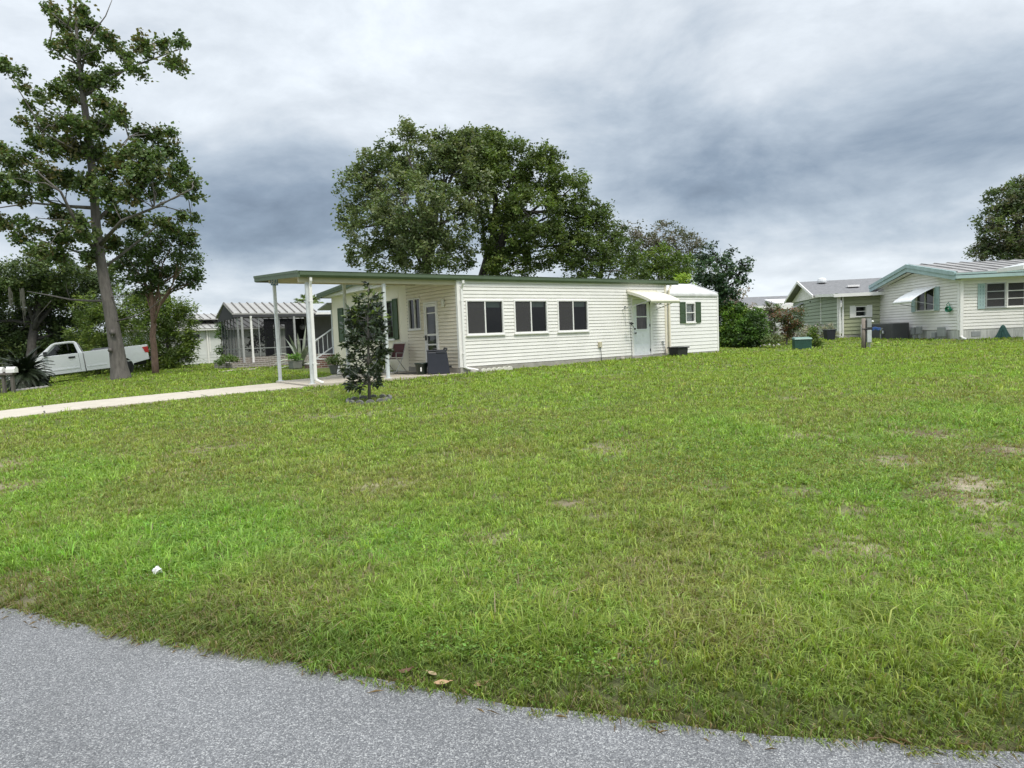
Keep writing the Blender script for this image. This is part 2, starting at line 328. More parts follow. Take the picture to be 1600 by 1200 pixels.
concrete = mat('pale concrete', (.50, .45, .37), .9, .10, 3, .3, 90)
def slab(name, poly, mt_, lift=.035, th=.12, follow=True, zfix=None):
    n_ = len(poly); top = []
    mb = MB(); tz = lambda p: (zfix if zfix is not None else gz(p.x, p.y) + lift)
    V = [(p.x, p.y, tz(p)) for p in poly] + [(p.x, p.y, tz(p) - th) for p in poly]
    mb.add(V, [tuple(range(n_))] + [(i, n_ + i, n_ + (i + 1) % n_, (i + 1) % n_) for i in range(n_)])
    return tag(mb.build(name, mt_), kind='structure')
def strip(name, near, far, mt_, step=.5, lift=.03, groove=3.0):
    mb = MB(); L = (near[1] - near[0]).length; n_ = int(L / step); prev = None
    A = [near[0].lerp(near[1], k / n_) for k in range(n_ + 1)]; B = [far[0].lerp(far[1], k / n_) for k in range(n_ + 1)]
    V = []
    for a, b in zip(A, B):
        for p in (a, a.lerp(b, .5), b): V.append((p.x, p.y, gz(p.x, p.y) + lift))
        for p in (a, b): V.append((p.x, p.y, gz(p.x, p.y) + lift - .1))
    Fs = []
    for k in range(n_):
        i = k * 5; j = i + 5
        Fs += [(i, j, j + 1, i + 1), (i + 1, j + 1, j + 2, i + 2), (i + 3, j + 3, j, i), (i + 2, j + 2, j + 4, i + 4)]
    mb.add(V, Fs)
    return tag(mb.build(name, mt_), kind='structure')
dk = Vector(HW(-17.2, -.15)), Vector(HW(-4.62, -.15)); df = Vector(HW(-17.2, 2.35)), Vector(HW(-4.62, 2.35))
strip('driveway', dk, df, concrete)
joint = mat('expansion joint', (.10, .09, .08), .9)
pz = HO.z - .035
slab('carport_slab', [HW(-4.6, -.12), HW(-.05, -.12), HW(-.05, 3.2), HW(-.25, 5), HW(-.4, 8), HW(-.3, 12.2), HW(-1.9, 12.6), HW(-1.5, 8), HW(-1.9, 4.8), HW(-2.9, 3.2), HW(-4.6, 2.6)], concrete, zfix=pz, th=.14)
slab('neighbour_path', [HW(-12.0, 9.6), HW(-3.2, 13.15), HW(-2.2, 13.4), HW(-2.2, 13.6), HW(-3.3, 13.36), HW(-12.1, 9.8)], concrete, lift=.03)
for s_i in (-10.1, -7.0):
    pj = [HW(s_i, -.14), HW(s_i + .03, -.14), HW(s_i + .03, 2.34), HW(s_i, 2.34)]
    slab('driveway_joint', pj, joint, lift=.034, th=.02)

# ------------------------------------------------------------------ building kit
M_white = mat('white vinyl siding', (.84, .815, .78), .45, .06, 1.6, .05, 30)
M_cream_sid = mat('cream vinyl siding', (.80, .73, .60), .5, .05, 1.6)
M_cream = mat('cream painted board', (.84, .78, .64), .55, .05, 1.4)
M_trim = mat('white trim', (.84, .82, .80), .4, .04, 4)
M_post = mat('white painted post', (.62, .65, .66), .45, .12, 5, .1, 30)
M_green = mat('sage green metal', (.090, .128, .075), .45, .10, 4)
M_dgreen = mat('dark green shutter', (.050, .090, .040), .55, .12, 6)
M_foot = mat('grey footing', (.36, .34, .30), .9, .2, 5, .3, 60)
M_beige = mat('beige soffit', (.55, .50, .37), .6, .06, 3)
M_roofm = mat('pale metal roofing', (.62, .63, .62), .42, .14, 2.2, metal=.25)
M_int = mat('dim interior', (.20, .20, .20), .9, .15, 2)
M_glass = glass('window glass', (.55, .58, .57)); M_glass2 = glass('dark window glass', (.22, .24, .25))
M_screen = screen('insect screen', (.085, .082, .085), .28)
M_blind = mat('pale blind', (.50, .58, .54), .7, .06, 3)
M_curt = mat('white curtain', (.82, .82, .80), .8, .10, 3, stretch=(30, 30, 1))
M_pink = mat('pink and white curtain', (.50, .40, .40), .8, .45, 2, stretch=(16, 1, .6))
M_black = mat('black metal', (.02, .02, .022), .5)
M_awn = mat('cream ribbed awning', (.72, .69, .58), .4, .05, 2)
M_alu = mat('dull aluminium', (.45, .46, .46), .38, .1, 6, metal=.6)
M_grey = mat('grey metal box', (.33, .34, .345), .5, .1, 5, metal=.3)
M_teal = mat('pale teal board', (.36, .48, .48), .55, .12, 3)
M_brick = None

class WF:
    def __init__(s, p0, d, n): s.p0 = Vector(p0); s.d = Vector(d); s.n = Vector(n)
    def P(s, a, o, z): q = s.p0 + s.d * a + s.n * o; return (q.x, q.y, s.p0.z + z)
    def quad(s, mb, a0, a1, o, z0, z1):
        q = [s.P(a0, o, z0), s.P(a1, o, z0), s.P(a1, o, z1), s.P(a0, o, z1)]
        if s.d.cross(Vector((0, 0, 1))).dot(s.n) < 0: q.reverse()
        return mb.add(q, [(0, 1, 2, 3)])
    def box(s, mb, a0, a1, o0, o1, z0, z1):
        return mb.hexa([s.P(a0, o0, z0), s.P(a1, o0, z0), s.P(a1, o1, z0), s.P(a0, o1, z0)], [s.P(a0, o0, z1), s.P(a1, o0, z1), s.P(a1, o1, z1), s.P(a0, o1, z1)])
def siding(mb, fr, prof, z0, z1, course, holes=(), dep=.014, extra=(), gap=.016):
    n_ = int(math.ceil((z1 - z0) / course)); lines = [z0 + k * course for k in range(n_ + 1)]
    gl_ = [z + gap for z in lines[:-1]] if dep else []
    zs = sorted(set([round(z, 4) for z in lines + gl_ + [h for o in holes for h in (o[2], o[3])] + [z1] + list(extra) if z0 <= z <= z1 + 1e-6]))
    def spans(z):
        a, b = prof(z); cut = sorted([(o[0], o[1]) for o in holes if o[2] <= z <= o[3]]); out = []; x = a
        for c, d in cut:
            if c > x: out.append((x, min(c, b)))
            x = max(x, d)
        if x < b: out.append((x, b))
        return out
    off = lambda z, k: dep * (1 - (z - lines[k]) / course)
    for za, zb in zip(zs[:-1], zs[1:]):
        if zb - za < 1e-4: continue
        mid = (za + zb) / 2; k = min(int((mid - z0) / course), n_ - 1); A0, A1 = prof(za + 1e-4); B0, B1 = prof(zb - 1e-4); M0, M1 = prof(mid)
        groove = dep and mid < lines[k] + gap
        for (a, b) in spans(mid):
            al, ar = (A0 if a <= M0 + 1e-5 else a), (A1 if b >= M1 - 1e-5 else b); bl, br = (B0 if a <= M0 + 1e-5 else a), (B1 if b >= M1 - 1e-5 else b)
            if ar - al < 1e-3 and br - bl < 1e-3: continue
            o1, o2 = (-.035, -.035) if groove else (off(za, k), off(zb, k))
            mb.add([fr.P(al, o1, za), fr.P(ar, o1, za), fr.P(br, o2, zb), fr.P(bl, o2, zb)], [(0, 1, 2, 3)])
    if dep:
        for k in range(n_):
            for z, o_ in ((lines[k], 0), (lines[k] + gap, dep)):
                if z >= z1: continue
                for (a, b) in spans(z + 1e-3): mb.add([fr.P(a, -.035, z), fr.P(b, -.035, z), fr.P(b, o_, z), fr.P(a, o_, z)], [(0, 1, 2, 3)])
def window(par, fr, a0, a1, z0, z1, panes=2, axis_='h', fw=.045, frame=None, gl=None, scr=(), blind=0, curtain=None, mull=None, sill=True, name='window', prot=.035):
    frame = frame or M_trim; mb = MB()
    fr.box(mb, a0, a1, -.07, prot, z1 - fw, z1); fr.box(mb, a0, a1, -.07, prot, z0, z0 + fw)
    fr.box(mb, a0, a0 + fw, -.07, prot, z0 + fw, z1 - fw); fr.box(mb, a1 - fw, a1, -.07, prot, z0 + fw, z1 - fw)
    if sill: fr.box(mb, a0 - .03, a1 + .03, 0, prot + .03, z0 - .035, z0)
    i0, i1, j0, j1 = a0 + fw, a1 - fw, z0 + fw, z1 - fw; cells = []
    if axis_ == 'h':
        st = (i1 - i0) / panes
        for k in range(1, panes): fr.box(mb, i0 + st * k - .02, i0 + st * k + .02, -.05, prot - .01, j0, j1)
        cells = [(i0 + st * k, i0 + st * (k + 1), j0, j1) for k in range(panes)]
    else:
        st = (j1 - j0) / panes
        for k in range(1, panes): fr.box(mb, i0, i1, -.05, prot - .012, j0 + st * k - .018, j0 + st * k + .018)
        cells = [(i0, i1, j0 + st * k, j0 + st * (k + 1)) for k in range(panes)]
    wo_ = mb.build(name, frame, par)
    for k, (c0, c1, e0, e1_) in enumerate(cells):
        q = MB(); fr.quad(q, c0, c1, -.02, e0, e1_)
        q.build('pane', gl or M_glass, wo_)
        if k in scr:
            q = MB(); q.add([fr.P(c0, .012, e0), fr.P(c1, .012, e0), fr.P(c1, .012, e1_), fr.P(c0, .012, e1_)], [(0, 1, 2, 3)]); q.build('insect_screen', M_screen, wo_)
    if mull:
        q = MB(); nh, nv_ = mull
        for k in range(1, nv_): x = i0 + (i1 - i0) * k / nv_; fr.box(q, x - .008, x + .008, -.018, -.006, j0, j1)
        for k in range(1, nh): z = j0 + (j1 - j0) * k / nh; fr.box(q, i0, i1, -.0175, -.0055, z - .008, z + .008)
        q.build('muntin', frame, wo_)
    if blind:
        q = MB(); fr.box(q, i0, i1, -.13, -.11, j1 - blind, j1); q.build('blind', M_blind, wo_)
    if curtain:
        q = MB(); n_ = 40; vs_ = []; 
        for k in range(n_ + 1):
            x = i0 + (i1 - i0) * k / n_; o_ = -.14 + .02 * math.sin(k * 1.3)
            vs_ += [fr.P(x, o_, j0), fr.P(x, o_, j1)]
        q.add(vs_, [(2 * k, 2 * k + 2, 2 * k + 3, 2 * k + 1) for k in range(n_)]); q.build('curtain', curtain, wo_)
    return wo_
def shutter(par, fr, a0, a1, z0, z1, m_, slats=14):
    mb = MB(); fr.box(mb, a0, a1, 0.016, .03, z0, z1); w_ = .035
    for p_ in ((a0, a0 + w_), (a1 - w_, a1)): fr.box(mb, p_[0], p_[1], .03, .05, z0, z1)
    for p_ in ((z0, z0 + w_ * 1.4), ((z0 + z1) / 2 - w_ / 2, (z0 + z1) / 2 + w_ / 2), (z1 - w_ * 1.4, z1)): fr.box(mb, a0 + w_, a1 - w_, .03, .049, p_[0], p_[1])
    for k in range(slats):
        z = z0 + .06 + (z1 - z0 - .12) * (k + .5) / slats; h_ = (z1 - z0 - .12) / slats * .42
        mb.add([fr.P(a0 + w_, .031, z + h_), fr.P(a1 - w_, .031, z + h_), fr.P(a1 - w_, .046, z - h_), fr.P(a0 + w_, .046, z - h_)], [(0, 1, 2, 3)])
    return mb.build('shutter', m_, par)
def downspout(par, x, y, z0, z1, dx=0, dy=-1, kick=(.35, 0), m_=None, name='downspout', back=.12, w_=.07):
    m_ = m_ or M_trim; mb = MB()
    mb.box(x - w_ / 2, x + w_ / 2, y - w_ / 2, y + w_ / 2, z0 + .1, z1 - .22)
    mb.tube([(x, y, z1 - .23), (x + dx * back * .3, y + dy * back * .3, z1 - .17), (x + dx * back, y + dy * back, z1 - .07), (x + dx * back, y + dy * back, z1)], w_ * .55, 8)
    mb.tube([(x, y, z0 + .12), (x + kick[0] * .2, y + kick[1] * .2, z0 + .07), (x + kick[0], y + kick[1], z0)], w_ * .55, 8)
    for z in (z0 + .5, z1 - .6): mb.box(x - w_ * .7, x + w_ * .7, y - w_ * .55, y + w_ * .55, z, z + .03)
    return mb.build(name, m_, par, smooth=False)

# ------------------------------------------------------------------ the white home with its carport
home = empty('mobile_home', HO, RZ, 'long white sided home with green roof edge and attached open carport', 'house')
L_ = 9.06; TE = 3.24
rz_ = lambda t: 2.80 + (t + .12) * .0565                     # top of the single-pitch roof
WFr = WF((0, 0, 0), (1, 0, 0), (0, -1, 0)); WEn = WF((0, 0, 0), (0, 1, 0), (-1, 0, 0)); WRt = WF((L_, 0, 0), (0, 1, 0), (1, 0, 0))
wins = [(.26, 1.62), (2.02, 3.36), (3.78, 5.13)]; WZ = (1.07, 2.11)
holes = [(a + .02, b - .02, WZ[0] + .02, WZ[1] - .02) for a, b in wins] + [(7.30, 8.19, .02, 2.12)]
mb = MB(); siding(mb, WFr, lambda z: (0, L_), .13, 2.70, .107, holes); mb.build('front_wall', M_white, home)
eh = [(2.28, 3.06, 1.35, 2.31), (1.19, 1.98, .12, 2.14)]
endprof = lambda z: (0, TE) if z < 2.7 else (max(0, (z - 2.745) / .0565 - .12), TE)
mb = MB(); siding(mb, WEn, endprof, .10, 2.92, .107, eh, extra=(2.7, 2.76)); mb.build('end_wall', M_cream_sid, home)
mb = MB(); siding(mb, WRt, endprof, .10, 2.92, .107, extra=(2.7, 2.76)); mb.build('end_wall', M_white, home)
mb = MB(); mb.box(-.02, L_ + .02, -.03, .10, -.30, .125); mb.box(-.03, .10, .10, TE, -.30, .10); mb.box(L_ - .1, L_ + .02, .10, TE, -.30, .125); mb.build('footing', M_foot, home)
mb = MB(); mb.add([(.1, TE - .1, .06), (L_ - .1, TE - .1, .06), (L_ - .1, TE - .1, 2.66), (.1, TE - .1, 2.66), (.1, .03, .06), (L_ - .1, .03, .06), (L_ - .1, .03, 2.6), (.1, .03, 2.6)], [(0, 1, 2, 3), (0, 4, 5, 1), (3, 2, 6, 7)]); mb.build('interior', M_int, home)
# corner posts
mb = MB(); mb.box(-.03, .07, -.03, .0, .13, 2.68); mb.box(-.03, -.001, 0, .07, .11, 2.68); mb.build('corner_trim', M_trim, home)
mb = MB(); mb.box(L_ - .07, L_ + .03, -.03, 0, .13, 2.68); mb.box(L_ + .001, L_ + .03, 0, .08, .13, 2.68); mb.build('corner_trim', M_cream_sid, home)
for i, (a, b) in enumerate(wins): window(home, WFr, a, b, *WZ, panes=2, scr=(0,), blind=.18, gl=M_glass)
# things on the sills inside
window(home, WEn, 2.26, 3.08, 1.33, 2.33, panes=2, gl=M_glass2, fw=.035)
# screen door
mb = MB(); d0, d1, e0, e1_ = 1.17, 2.0, .06, 2.15
for p_ in ((d0, d0 + .05), (d1 - .05, d1)): WEn.box(mb, p_[0], p_[1], -.05, .05, e0, e1_)
WEn.box(mb, d0 + .05, d1 - .05, -.05, .05, e1_ - .05, e1_); mb.build('door_frame', M_trim, home)
mb = MB(); q0, q1 = d0 + .055, d1 - .055
for p_ in ((q0, q0 + .075), (q1 - .075, q1)): WEn.box(mb, p_[0], p_[1], -.005, .035, .08, 2.09)
for za, zb in ((.08, .24), (.80, .85), (1.10, 1.16), (1.79, 1.82), (2.0, 2.09)): WEn.box(mb, q0 + .075, q1 - .075, -.004, .034, za, zb)
scd = mb.build('screen_door', M_trim, home)
q = MB(); WEn.quad(q, q0 + .07, q1 - .07, .01, .2, 2.03); q.build('pane', M_glass, scd)
q = MB(); WEn.box(q, q1 - .05, q1 - .03, .035, .09, .96, 1.12); WEn.box(q, q1 - .06, q1 + .06, .09, .105, 1.06, 1.08); q.build('handle', M_black, scd)
q = MB(); WEn.box(q, d0 + .02, d1 - .02, -.12, -.08, .08, 2.10); q.build('inner_door', mat('grey inner door', (.23, .24, .24), .5), home)
q = MB(); q.lathe([(.045, 0), (.05, .02), (.045, .22), (.03, .24)], WEn.P(.76, .06, 1.95), 12); q.box(-.04, -.012, .73, .79, 2.0, 2.12); q.build('wall_light', mat('frosted lamp glass', (.72, .70, .60), .3), home)
# white entry door with upper window
mb = MB(); WFr.box(mb, 7.22, 7.30, -.08, .03, .03, 2.19); WFr.box(mb, 8.19, 8.27, -.08, .03, .03, 2.19); WFr.box(mb, 7.30, 8.19, -.08, .03, 2.12, 2.19); mb.build('door_frame', M_trim, home)
M_door = mat('pale blue white door paint', (.82, .84, .86), .4, .05, 3)
mb = MB(); gx0, gx1, gz0, gz1 = 7.48, 8.02, 1.07, 1.97
WFr.box(mb, 7.31, gx0, -.05, -.012, .05, 2.11); WFr.box(mb, gx1, 8.18, -.05, -.012, .05, 2.11); WFr.box(mb, gx0, gx1, -.05, -.012, .05, gz0); WFr.box(mb, gx0, gx1, -.05, -.012, gz1, 2.11)
WFr.box(mb, gx0 - .04, gx1 + .04, -.012, .006, gz0 - .04, gz0); WFr.box(mb, gx0 - .04, gx1 + .04, -.012, .006, gz1, gz1 + .04); WFr.box(mb, gx0 - .04, gx0, -.012, .006, gz0, gz1); WFr.box(mb, gx1, gx1 + .04, -.012, .006, gz0, gz1)
WFr.box(mb, gx0, gx1, -.03, .004, 1.49, 1.53)
for (a, b) in ((7.40, 7.70), (7.79, 8.09)):
    for (c, d) in ((.18, .50), (.56, .92)):
        WFr.box(mb, a, b, -.012, -.006, c, d); WFr.box(mb, a + .05, b - .05, -.006, .0, c + .05, d - .05)
dr = mb.build('door', M_door, home)
q = MB(); q.add([WFr.P(gx0, -.02, gz0), WFr.P(gx1, -.02, gz0), WFr.P(gx1, -.02, gz1), WFr.P(gx0, -.02, gz1)], [(0, 1, 2, 3)]); q.build('pane', M_glass, dr)
q = MB(); vs_ = []
for k in range(31): x = gx0 + (gx1 - gx0) * k / 30; vs_ += [WFr.P(x, -.09 + .015 * math.sin(k * 1.7), gz0), WFr.P(x, -.09 + .015 * math.sin(k * 1.7), gz1)]
q.add(vs_, [(2 * k, 2 * k + 2, 2 * k + 3, 2 * k + 1) for k in range(30)]); q.build('curtain', M_pink, dr)
q = MB(); q.lathe([(.02, 0), (.02, .03), (.035, .045), (.03, .075)], WFr.P(7.385, -.01, .93), 12, 'y')
q2 = MB(); q2.tube([WFr.P(7.385, -.012, .93), WFr.P(7.385, .03, .93), WFr.P(7.385, .055, .93)], [.018, .018, .034], 10); q2.build('door_knob', M_black, dr); q2 = MB(); q2.tube([WFr.P(7.385, -.012, 1.08), WFr.P(7.385, .02, 1.08)], .028, 10); q2.build('deadbolt', M_black, dr)
for z in (.25, 1.15, 1.95): q = MB(); WFr.box(q, 8.165, 8.195, -.012, .012, z, z + .09); q.build('hinge', M_black, dr)
mb = MB(); WFr.box(mb, 7.2, 8.3, 0, .45, -.25, .03); mb.build('door_step', M_foot, home)
# awning over the door, ribbed and rolled at its front edge
def awning(par, fr, a0, a1, zt, zb, dep, m_, drop=.22, n_=26, arms=None, side=True):
    prof = [(0, zt), (dep * .25, zt - (zt - zb) * .18), (dep * .5, zt - (zt - zb) * .40), (dep * .75, zt - (zt - zb) * .66), (dep * .92, zt - (zt - zb) * .87), (dep, zb), (dep * 1.02, zb - .06), (dep * .99, zb - .12)]
    mb = MB(); st = (a1 - a0) / n_; vs_ = []; cnt = n_ * 2 + 1
    for k in range(cnt):
        r_ = .010 if k % 2 else 0
        for (o_, z) in prof: vs_.append(fr.P(a0 + st * k / 2, o_ + .02 + r_ * .5, z + r_))
    P_ = len(prof); mb.add(vs_, [(k * P_ + j, (k + 1) * P_ + j, (k + 1) * P_ + j + 1, k * P_ + j + 1) for k in range(cnt - 1) for j in range(P_ - 1)])
    fr.box(mb, a0 - .03, a1 + .03, .016, .05, zt - .02, zt + .05)
    if side:
        for x in (a0, a1):
            lo = [fr.P(x, o_ + .02, z - .10 if o_ < dep * .95 else z - .02) for o_, z in prof[:6]]; hi = [fr.P(x, o_ + .02, z - .003) for o_, z in prof[:6]]
            mb.add(lo + hi, [(j, j + 1, 7 + j, 6 + j) for j in range(5)])
    aw = mb.build('awning', m_, par)
    for x, xi in ((a0 + .02, a0 - .25), (a1 - .02, a1 + .02)): q = MB(); q.bar(fr.P(x, dep * .93, zb - .04), fr.P(xi, .02, zb - .28), .022); q.build('awning_arm', M_alu, aw)
    return aw
awning(home, WFr, 7.02, 8.52, 2.42, 2.05, 1.08, M_awn)
# small fittings on the front wall
q = MB(); WFr.box(q, 5.56, 5.68, .016, .075, .50, .66); WFr.box(q, 5.54, 5.70, .016, .03, .48, .68); o_ = q.build('outlet_box', M_beige, home)
q = MB(); q.tube([WFr.P(5.62, .05, .50), WFr.P(5.63, .06, .35), WFr.P(5.66, .05, .2), WFr.P(5.65, .06, 0)], .010, 6); q.build('cord', M_black, o_)
q = MB(); WFr.box(q, 8.36, 8.50, .016, .05, 2.02, 2.10); q.tube([WFr.P(8.43, .05, 2.06), WFr.P(8.43, .16, 2.05), WFr.P(8.43, .18, 1.98)], [.02, .03, .06], 10); q.tube([WFr.P(8.52, .05, 2.04), WFr.P(8.56, .16, 2.02), WFr.P(8.58, .19, 1.95)], [.02, .03, .06], 10); q.build('wall_light', M_grey, home)
q = MB(); WFr.box(q, 6.86, 6.92, .016, .05, 1.83, 1.90); q.tube([WFr.P(6.89, .03, 1.83), WFr.P(6.90, .03, 1.2)], .004, 5); q.build('wall_hook', M_grey, home)
q = MB(); WFr.box(q, 8.78, 8.86, .016, .06, .52, .60); q.tube([WFr.P(8.84, .04, .5), WFr.P(8.9, .06, .3), WFr.P(8.93, .05, .12)], .018, 6); q.build('hose_tap', M_alu, home)
# roof: one sheet over addition and carport, standing ribs, green gutters
XL, XR = -4.68, 9.63; TB1, TB0 = 3.74, 3.32
def roofslab(mb, x0, x1, t0, t1, th=.05): mb.hexa([(x0, t0, rz_(t0) - th), (x1, t0, rz_(t0) - th), (x1, t1, rz_(t1) - th), (x0, t1, rz_(t1) - th)], [(x0, t0, rz_(t0)), (x1, t0, rz_(t0)), (x1, t1, rz_(t1)), (x0, t1, rz_(t1))])
mb = MB(); roofslab(mb, XL + .03, 0.0, -.10, TB1 - .03); roofslab(mb, 0.0, XR - .03, -.10, TB0)
k = XL + .2
while k < XR - .1:
    t1 = (TB1 if k < 0 else TB0) - .06
    mb.hexa([(k, -.10, rz_(-.1)), (k + .03, -.10, rz_(-.1)), (k + .03, t1, rz_(t1)), (k, t1, rz_(t1))], [(k, -.10, rz_(-.1) + .035), (k + .03, -.10, rz_(-.1) + .035), (k + .03, t1, rz_(t1) + .035), (k, t1, rz_(t1) + .035)]); k += .36
roof = mb.build('roof', M_roofm, home)
mb = MB()
for k in range(9): x = XL + .1 + k * .5; mb.hexa([(x, 0, rz_(0) - .058), (x + .46, 0, rz_(0) - .058), (x + .46, TB1 - .06, rz_(TB1) - .062), (x, TB1 - .06, rz_(TB1) - .062)], [(x, 0, rz_(0) - .053), (x + .46, 0, rz_(0) - .053), (x + .46, TB1 - .06, rz_(TB1) - .055), (x, TB1 - .06, rz_(TB1) - .055)])
mb.build('ceiling_panel', M_beige, roof)
def gutter(mb, pts):  # C-shaped gutter swept along x at the low edge
    pass
mb = MB(); gp = [(0, .0), (-.075, 0), (-.11, .05), (-.11, .135), (-.125, .15), (-.095, .155), (-.095, .06), (-.07, .015), (0, .015)]
mb.prism([(a, b) for a, b in gp], lambda a, b: (XL, a - .02, 2.675 + b), lambda a, b: (XR, a - .02, 2.675 + b)); mb.build('gutter', M_green, home)
mb = MB()
def slopebox(mb, x0, x1, t0, t1, lo, hi): mb.hexa([(x0, t0, rz_(t0) + lo), (x1, t0, rz_(t0) + lo), (x1, t1, rz_(t1) + lo), (x0, t1, rz_(t1) + lo)], [(x0, t0, rz_(t0) + hi), (x1, t0, rz_(t0) + hi), (x1, t1, rz_(t1) + hi), (x0, t1, rz_(t1) + hi)])
slopebox(mb, XL - .02, XL + .03, -.13, TB1, -.13, .02); slopebox(mb, XL - .035, XL - .02, -.14, TB1 + .01, -.03, .035)
mb.build('fascia', M_green, home)
mb = MB(); mb.box(XL, .0, TB1 - .03, TB1 + .02, rz_(TB1) - .145, rz_(TB1) + .02); mb.build('fascia', M_green, home); mb = MB(); slopebox(mb, XR - .03, XR + .02, -.13, TB0, -.13, .02); mb.build('fascia', M_green, home)
# beams and posts of the carport
mb = MB(); mb.box(XL + .05, -.03, .04, .12, 2.55, 2.70); mb.build('beam', M_beige, home)
mb = MB(); mb.box(XL + .05, -.03, 2.5, 2.58, 2.74, 2.885); mb.build('beam', M_beige, home)
mb = MB(); mb.box(XL + .02, -.03, 3.62, 3.69, 2.86, 2.94); mb.build('beam', mat('dark beam', (.13, .13, .10), .6), home)
for (x, t, zt) in ((-4.42, .08, 2.55), (-4.49, 2.54, 2.74), (-2.30, .08, 2.55), (-2.42, 2.54, 2.74)):
    mb = MB(); c_ = .040; mb.box(x - c_, x + c_, t - c_, t + c_, -.04, zt); mb.box(x - .08, x + .08, t - .08, t + .08, -.04, -.02)
    for d_ in (-.032, .0, .032): mb.box(x + d_ - .006, x + d_ + .006, t - c_ - .006, t - c_, 0.0, zt - .02)
    mb.build('post', M_post, home)
# house number plate on the far left post
M_blue = mat('blue enamel', (.10, .20, .36), .35, .1, 5)
q = MB(); q.box(-4.60, -4.40, 2.468, 2.485, 2.68, 2.90); pl = q.build('number_plate', M_blue, home)
q = MB(); yy = 2.462
def seg(x0, z0, x1, z1): q.box(min(x0, x1), max(x0, x1) , yy, yy + .006, min(z0, z1), max(z0, z1))
for (ox, segs) in ((-4.585, 'abcdefg'), (-4.495, 'abcdef')):
    u_ = .065; v_ = .075; s0 = .012; z0 = 2.71
    D_ = dict(a=(ox, z0 + 2 * v_, ox + u_, z0 + 2 * v_ + s0), g=(ox, z0 + v_, ox + u_, z0 + v_ + s0), d=(ox, z0, ox + u_, z0 + s0), f=(ox, z0 + v_, ox + s0, z0 + 2 * v_), b=(ox + u_ - s0, z0 + v_, ox + u_, z0 + 2 * v_), e=(ox, z0, ox + s0, z0 + v_), c=(ox + u_ - s0, z0, ox + u_, z0 + v_))
    for s__ in (segs if ox < -4.5 else 'abcdef'): a_, b_, c2_, d2_ = D_[s__]; seg(a_, b_, c2_, d2_)
q.build('number', M_trim, pl)
downspout(home, .10, -.07, .02, 2.66, kick=(.42, -.06))
downspout(home, -4.365, -.01, -.02, 2.66, kick=(.16, -.10), back=.08)
downspout(home, L_ + .12, -.05, .05, 2.68, dx=1, dy=0, kick=(.05, -.02), back=.12, m_=M_cream_sid)
# original home behind: cream gable end
WG = WF((0, TE, 0), (0, 1, 0), (-1, 0, 0)); GW = 6.60
gzr = lambda t: 3.02 + .20 * (1 - abs(t - 3.3) / 3.6)       # roof underside height along the gable
mb = MB(); hh = [(.95, 5.42, 1.07, 2.37)]
siding(mb, WG, lambda z: (0, GW), -.05, 2.86, 3.0, [(.98 + 0, 5.40, 1.09, 2.35)], dep=.0)
for s_ in (.55, 5.85, GW - .02): WG.box(mb, s_, s_ + .02, .0, .008, 0, 2.85)
mb.build('gable_wall', M_cream, home)
mb = MB(); mb.box(.02, 9.0, TE + GW - .02, TE + GW, -.3, 2.86); mb.box(8.98, 9.0, TE + .1, TE + GW, -.3, 2.86); mb.build('side_wall', M_white, home)
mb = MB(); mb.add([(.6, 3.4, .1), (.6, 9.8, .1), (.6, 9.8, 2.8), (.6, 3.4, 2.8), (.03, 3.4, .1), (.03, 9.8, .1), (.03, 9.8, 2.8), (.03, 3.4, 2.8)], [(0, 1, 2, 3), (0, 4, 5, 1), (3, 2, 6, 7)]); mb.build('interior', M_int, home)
# pediment: overhanging gable with white boards
pts = [(-.30, 2.86), (GW + .12, 2.86), (GW + .12, 2.98), (3.3, 3.16), (-.30, 2.98)]
mb = MB(); mb.prism(pts, lambda a, b: (-.34, TE + a, b), lambda a, b: (.0, TE + a, b))
for k in range(1, 3): mb.box(-.348, -.34, TE + .2, TE + GW + .1, 2.86 + k * .05, 2.868 + k * .05)
mb.build('pediment', M_trim, home)
mb = MB()
for sgn, a0, a1 in ((0, -.35, 3.3), (1, 3.3, GW + .42)):
    z0_, z1_ = (2.97, 3.17) if sgn == 0 else (3.17, 2.95)
    mb.hexa([(-.42, TE + a0, z0_), (9.1, TE + a0, z0_), (9.1, TE + a1, z1_), (-.42, TE + a1, z1_)], [(-.42, TE + a0, z0_ + .05), (9.1, TE + a0, z0_ + .05), (9.1, TE + a1, z1_ + .05), (-.42, TE + a1, z1_ + .05)])
mb.build('roof', M_roofm, home)
for (o0, lo, hi, m2) in ((-.46, -.10, .06, M_green), (-.47, -.02, .09, M_green)):
    mb = MB()
    for a0, a1, z0_, z1_ in ((-.35, 3.3, 2.97, 3.17), (3.3, GW + .44, 3.17, 2.95)):
        mb.hexa([(o0, TE + a0, z0_ + lo), (-.42, TE + a0, z0_ + lo), (-.42, TE + a1, z1_ + lo), (o0, TE + a1, z1_ + lo)], [(o0, TE + a0, z0_ + (lo + hi) / 2 if o0 > -.465 else z0_ + hi), (-.42, TE + a0, z0_ + hi), (-.42, TE + a1, z1_ + hi), (o0, TE + a1, z1_ + (lo + hi) / 2 if o0 > -.465 else z1_ + hi)])
    mb.build('rake_board', m2, home)
mb = MB(); mb.box(-.40, 9.0, TE + GW + .42, TE + GW + .50, 2.86, 3.0); mb.build('gutter', M_green, home)
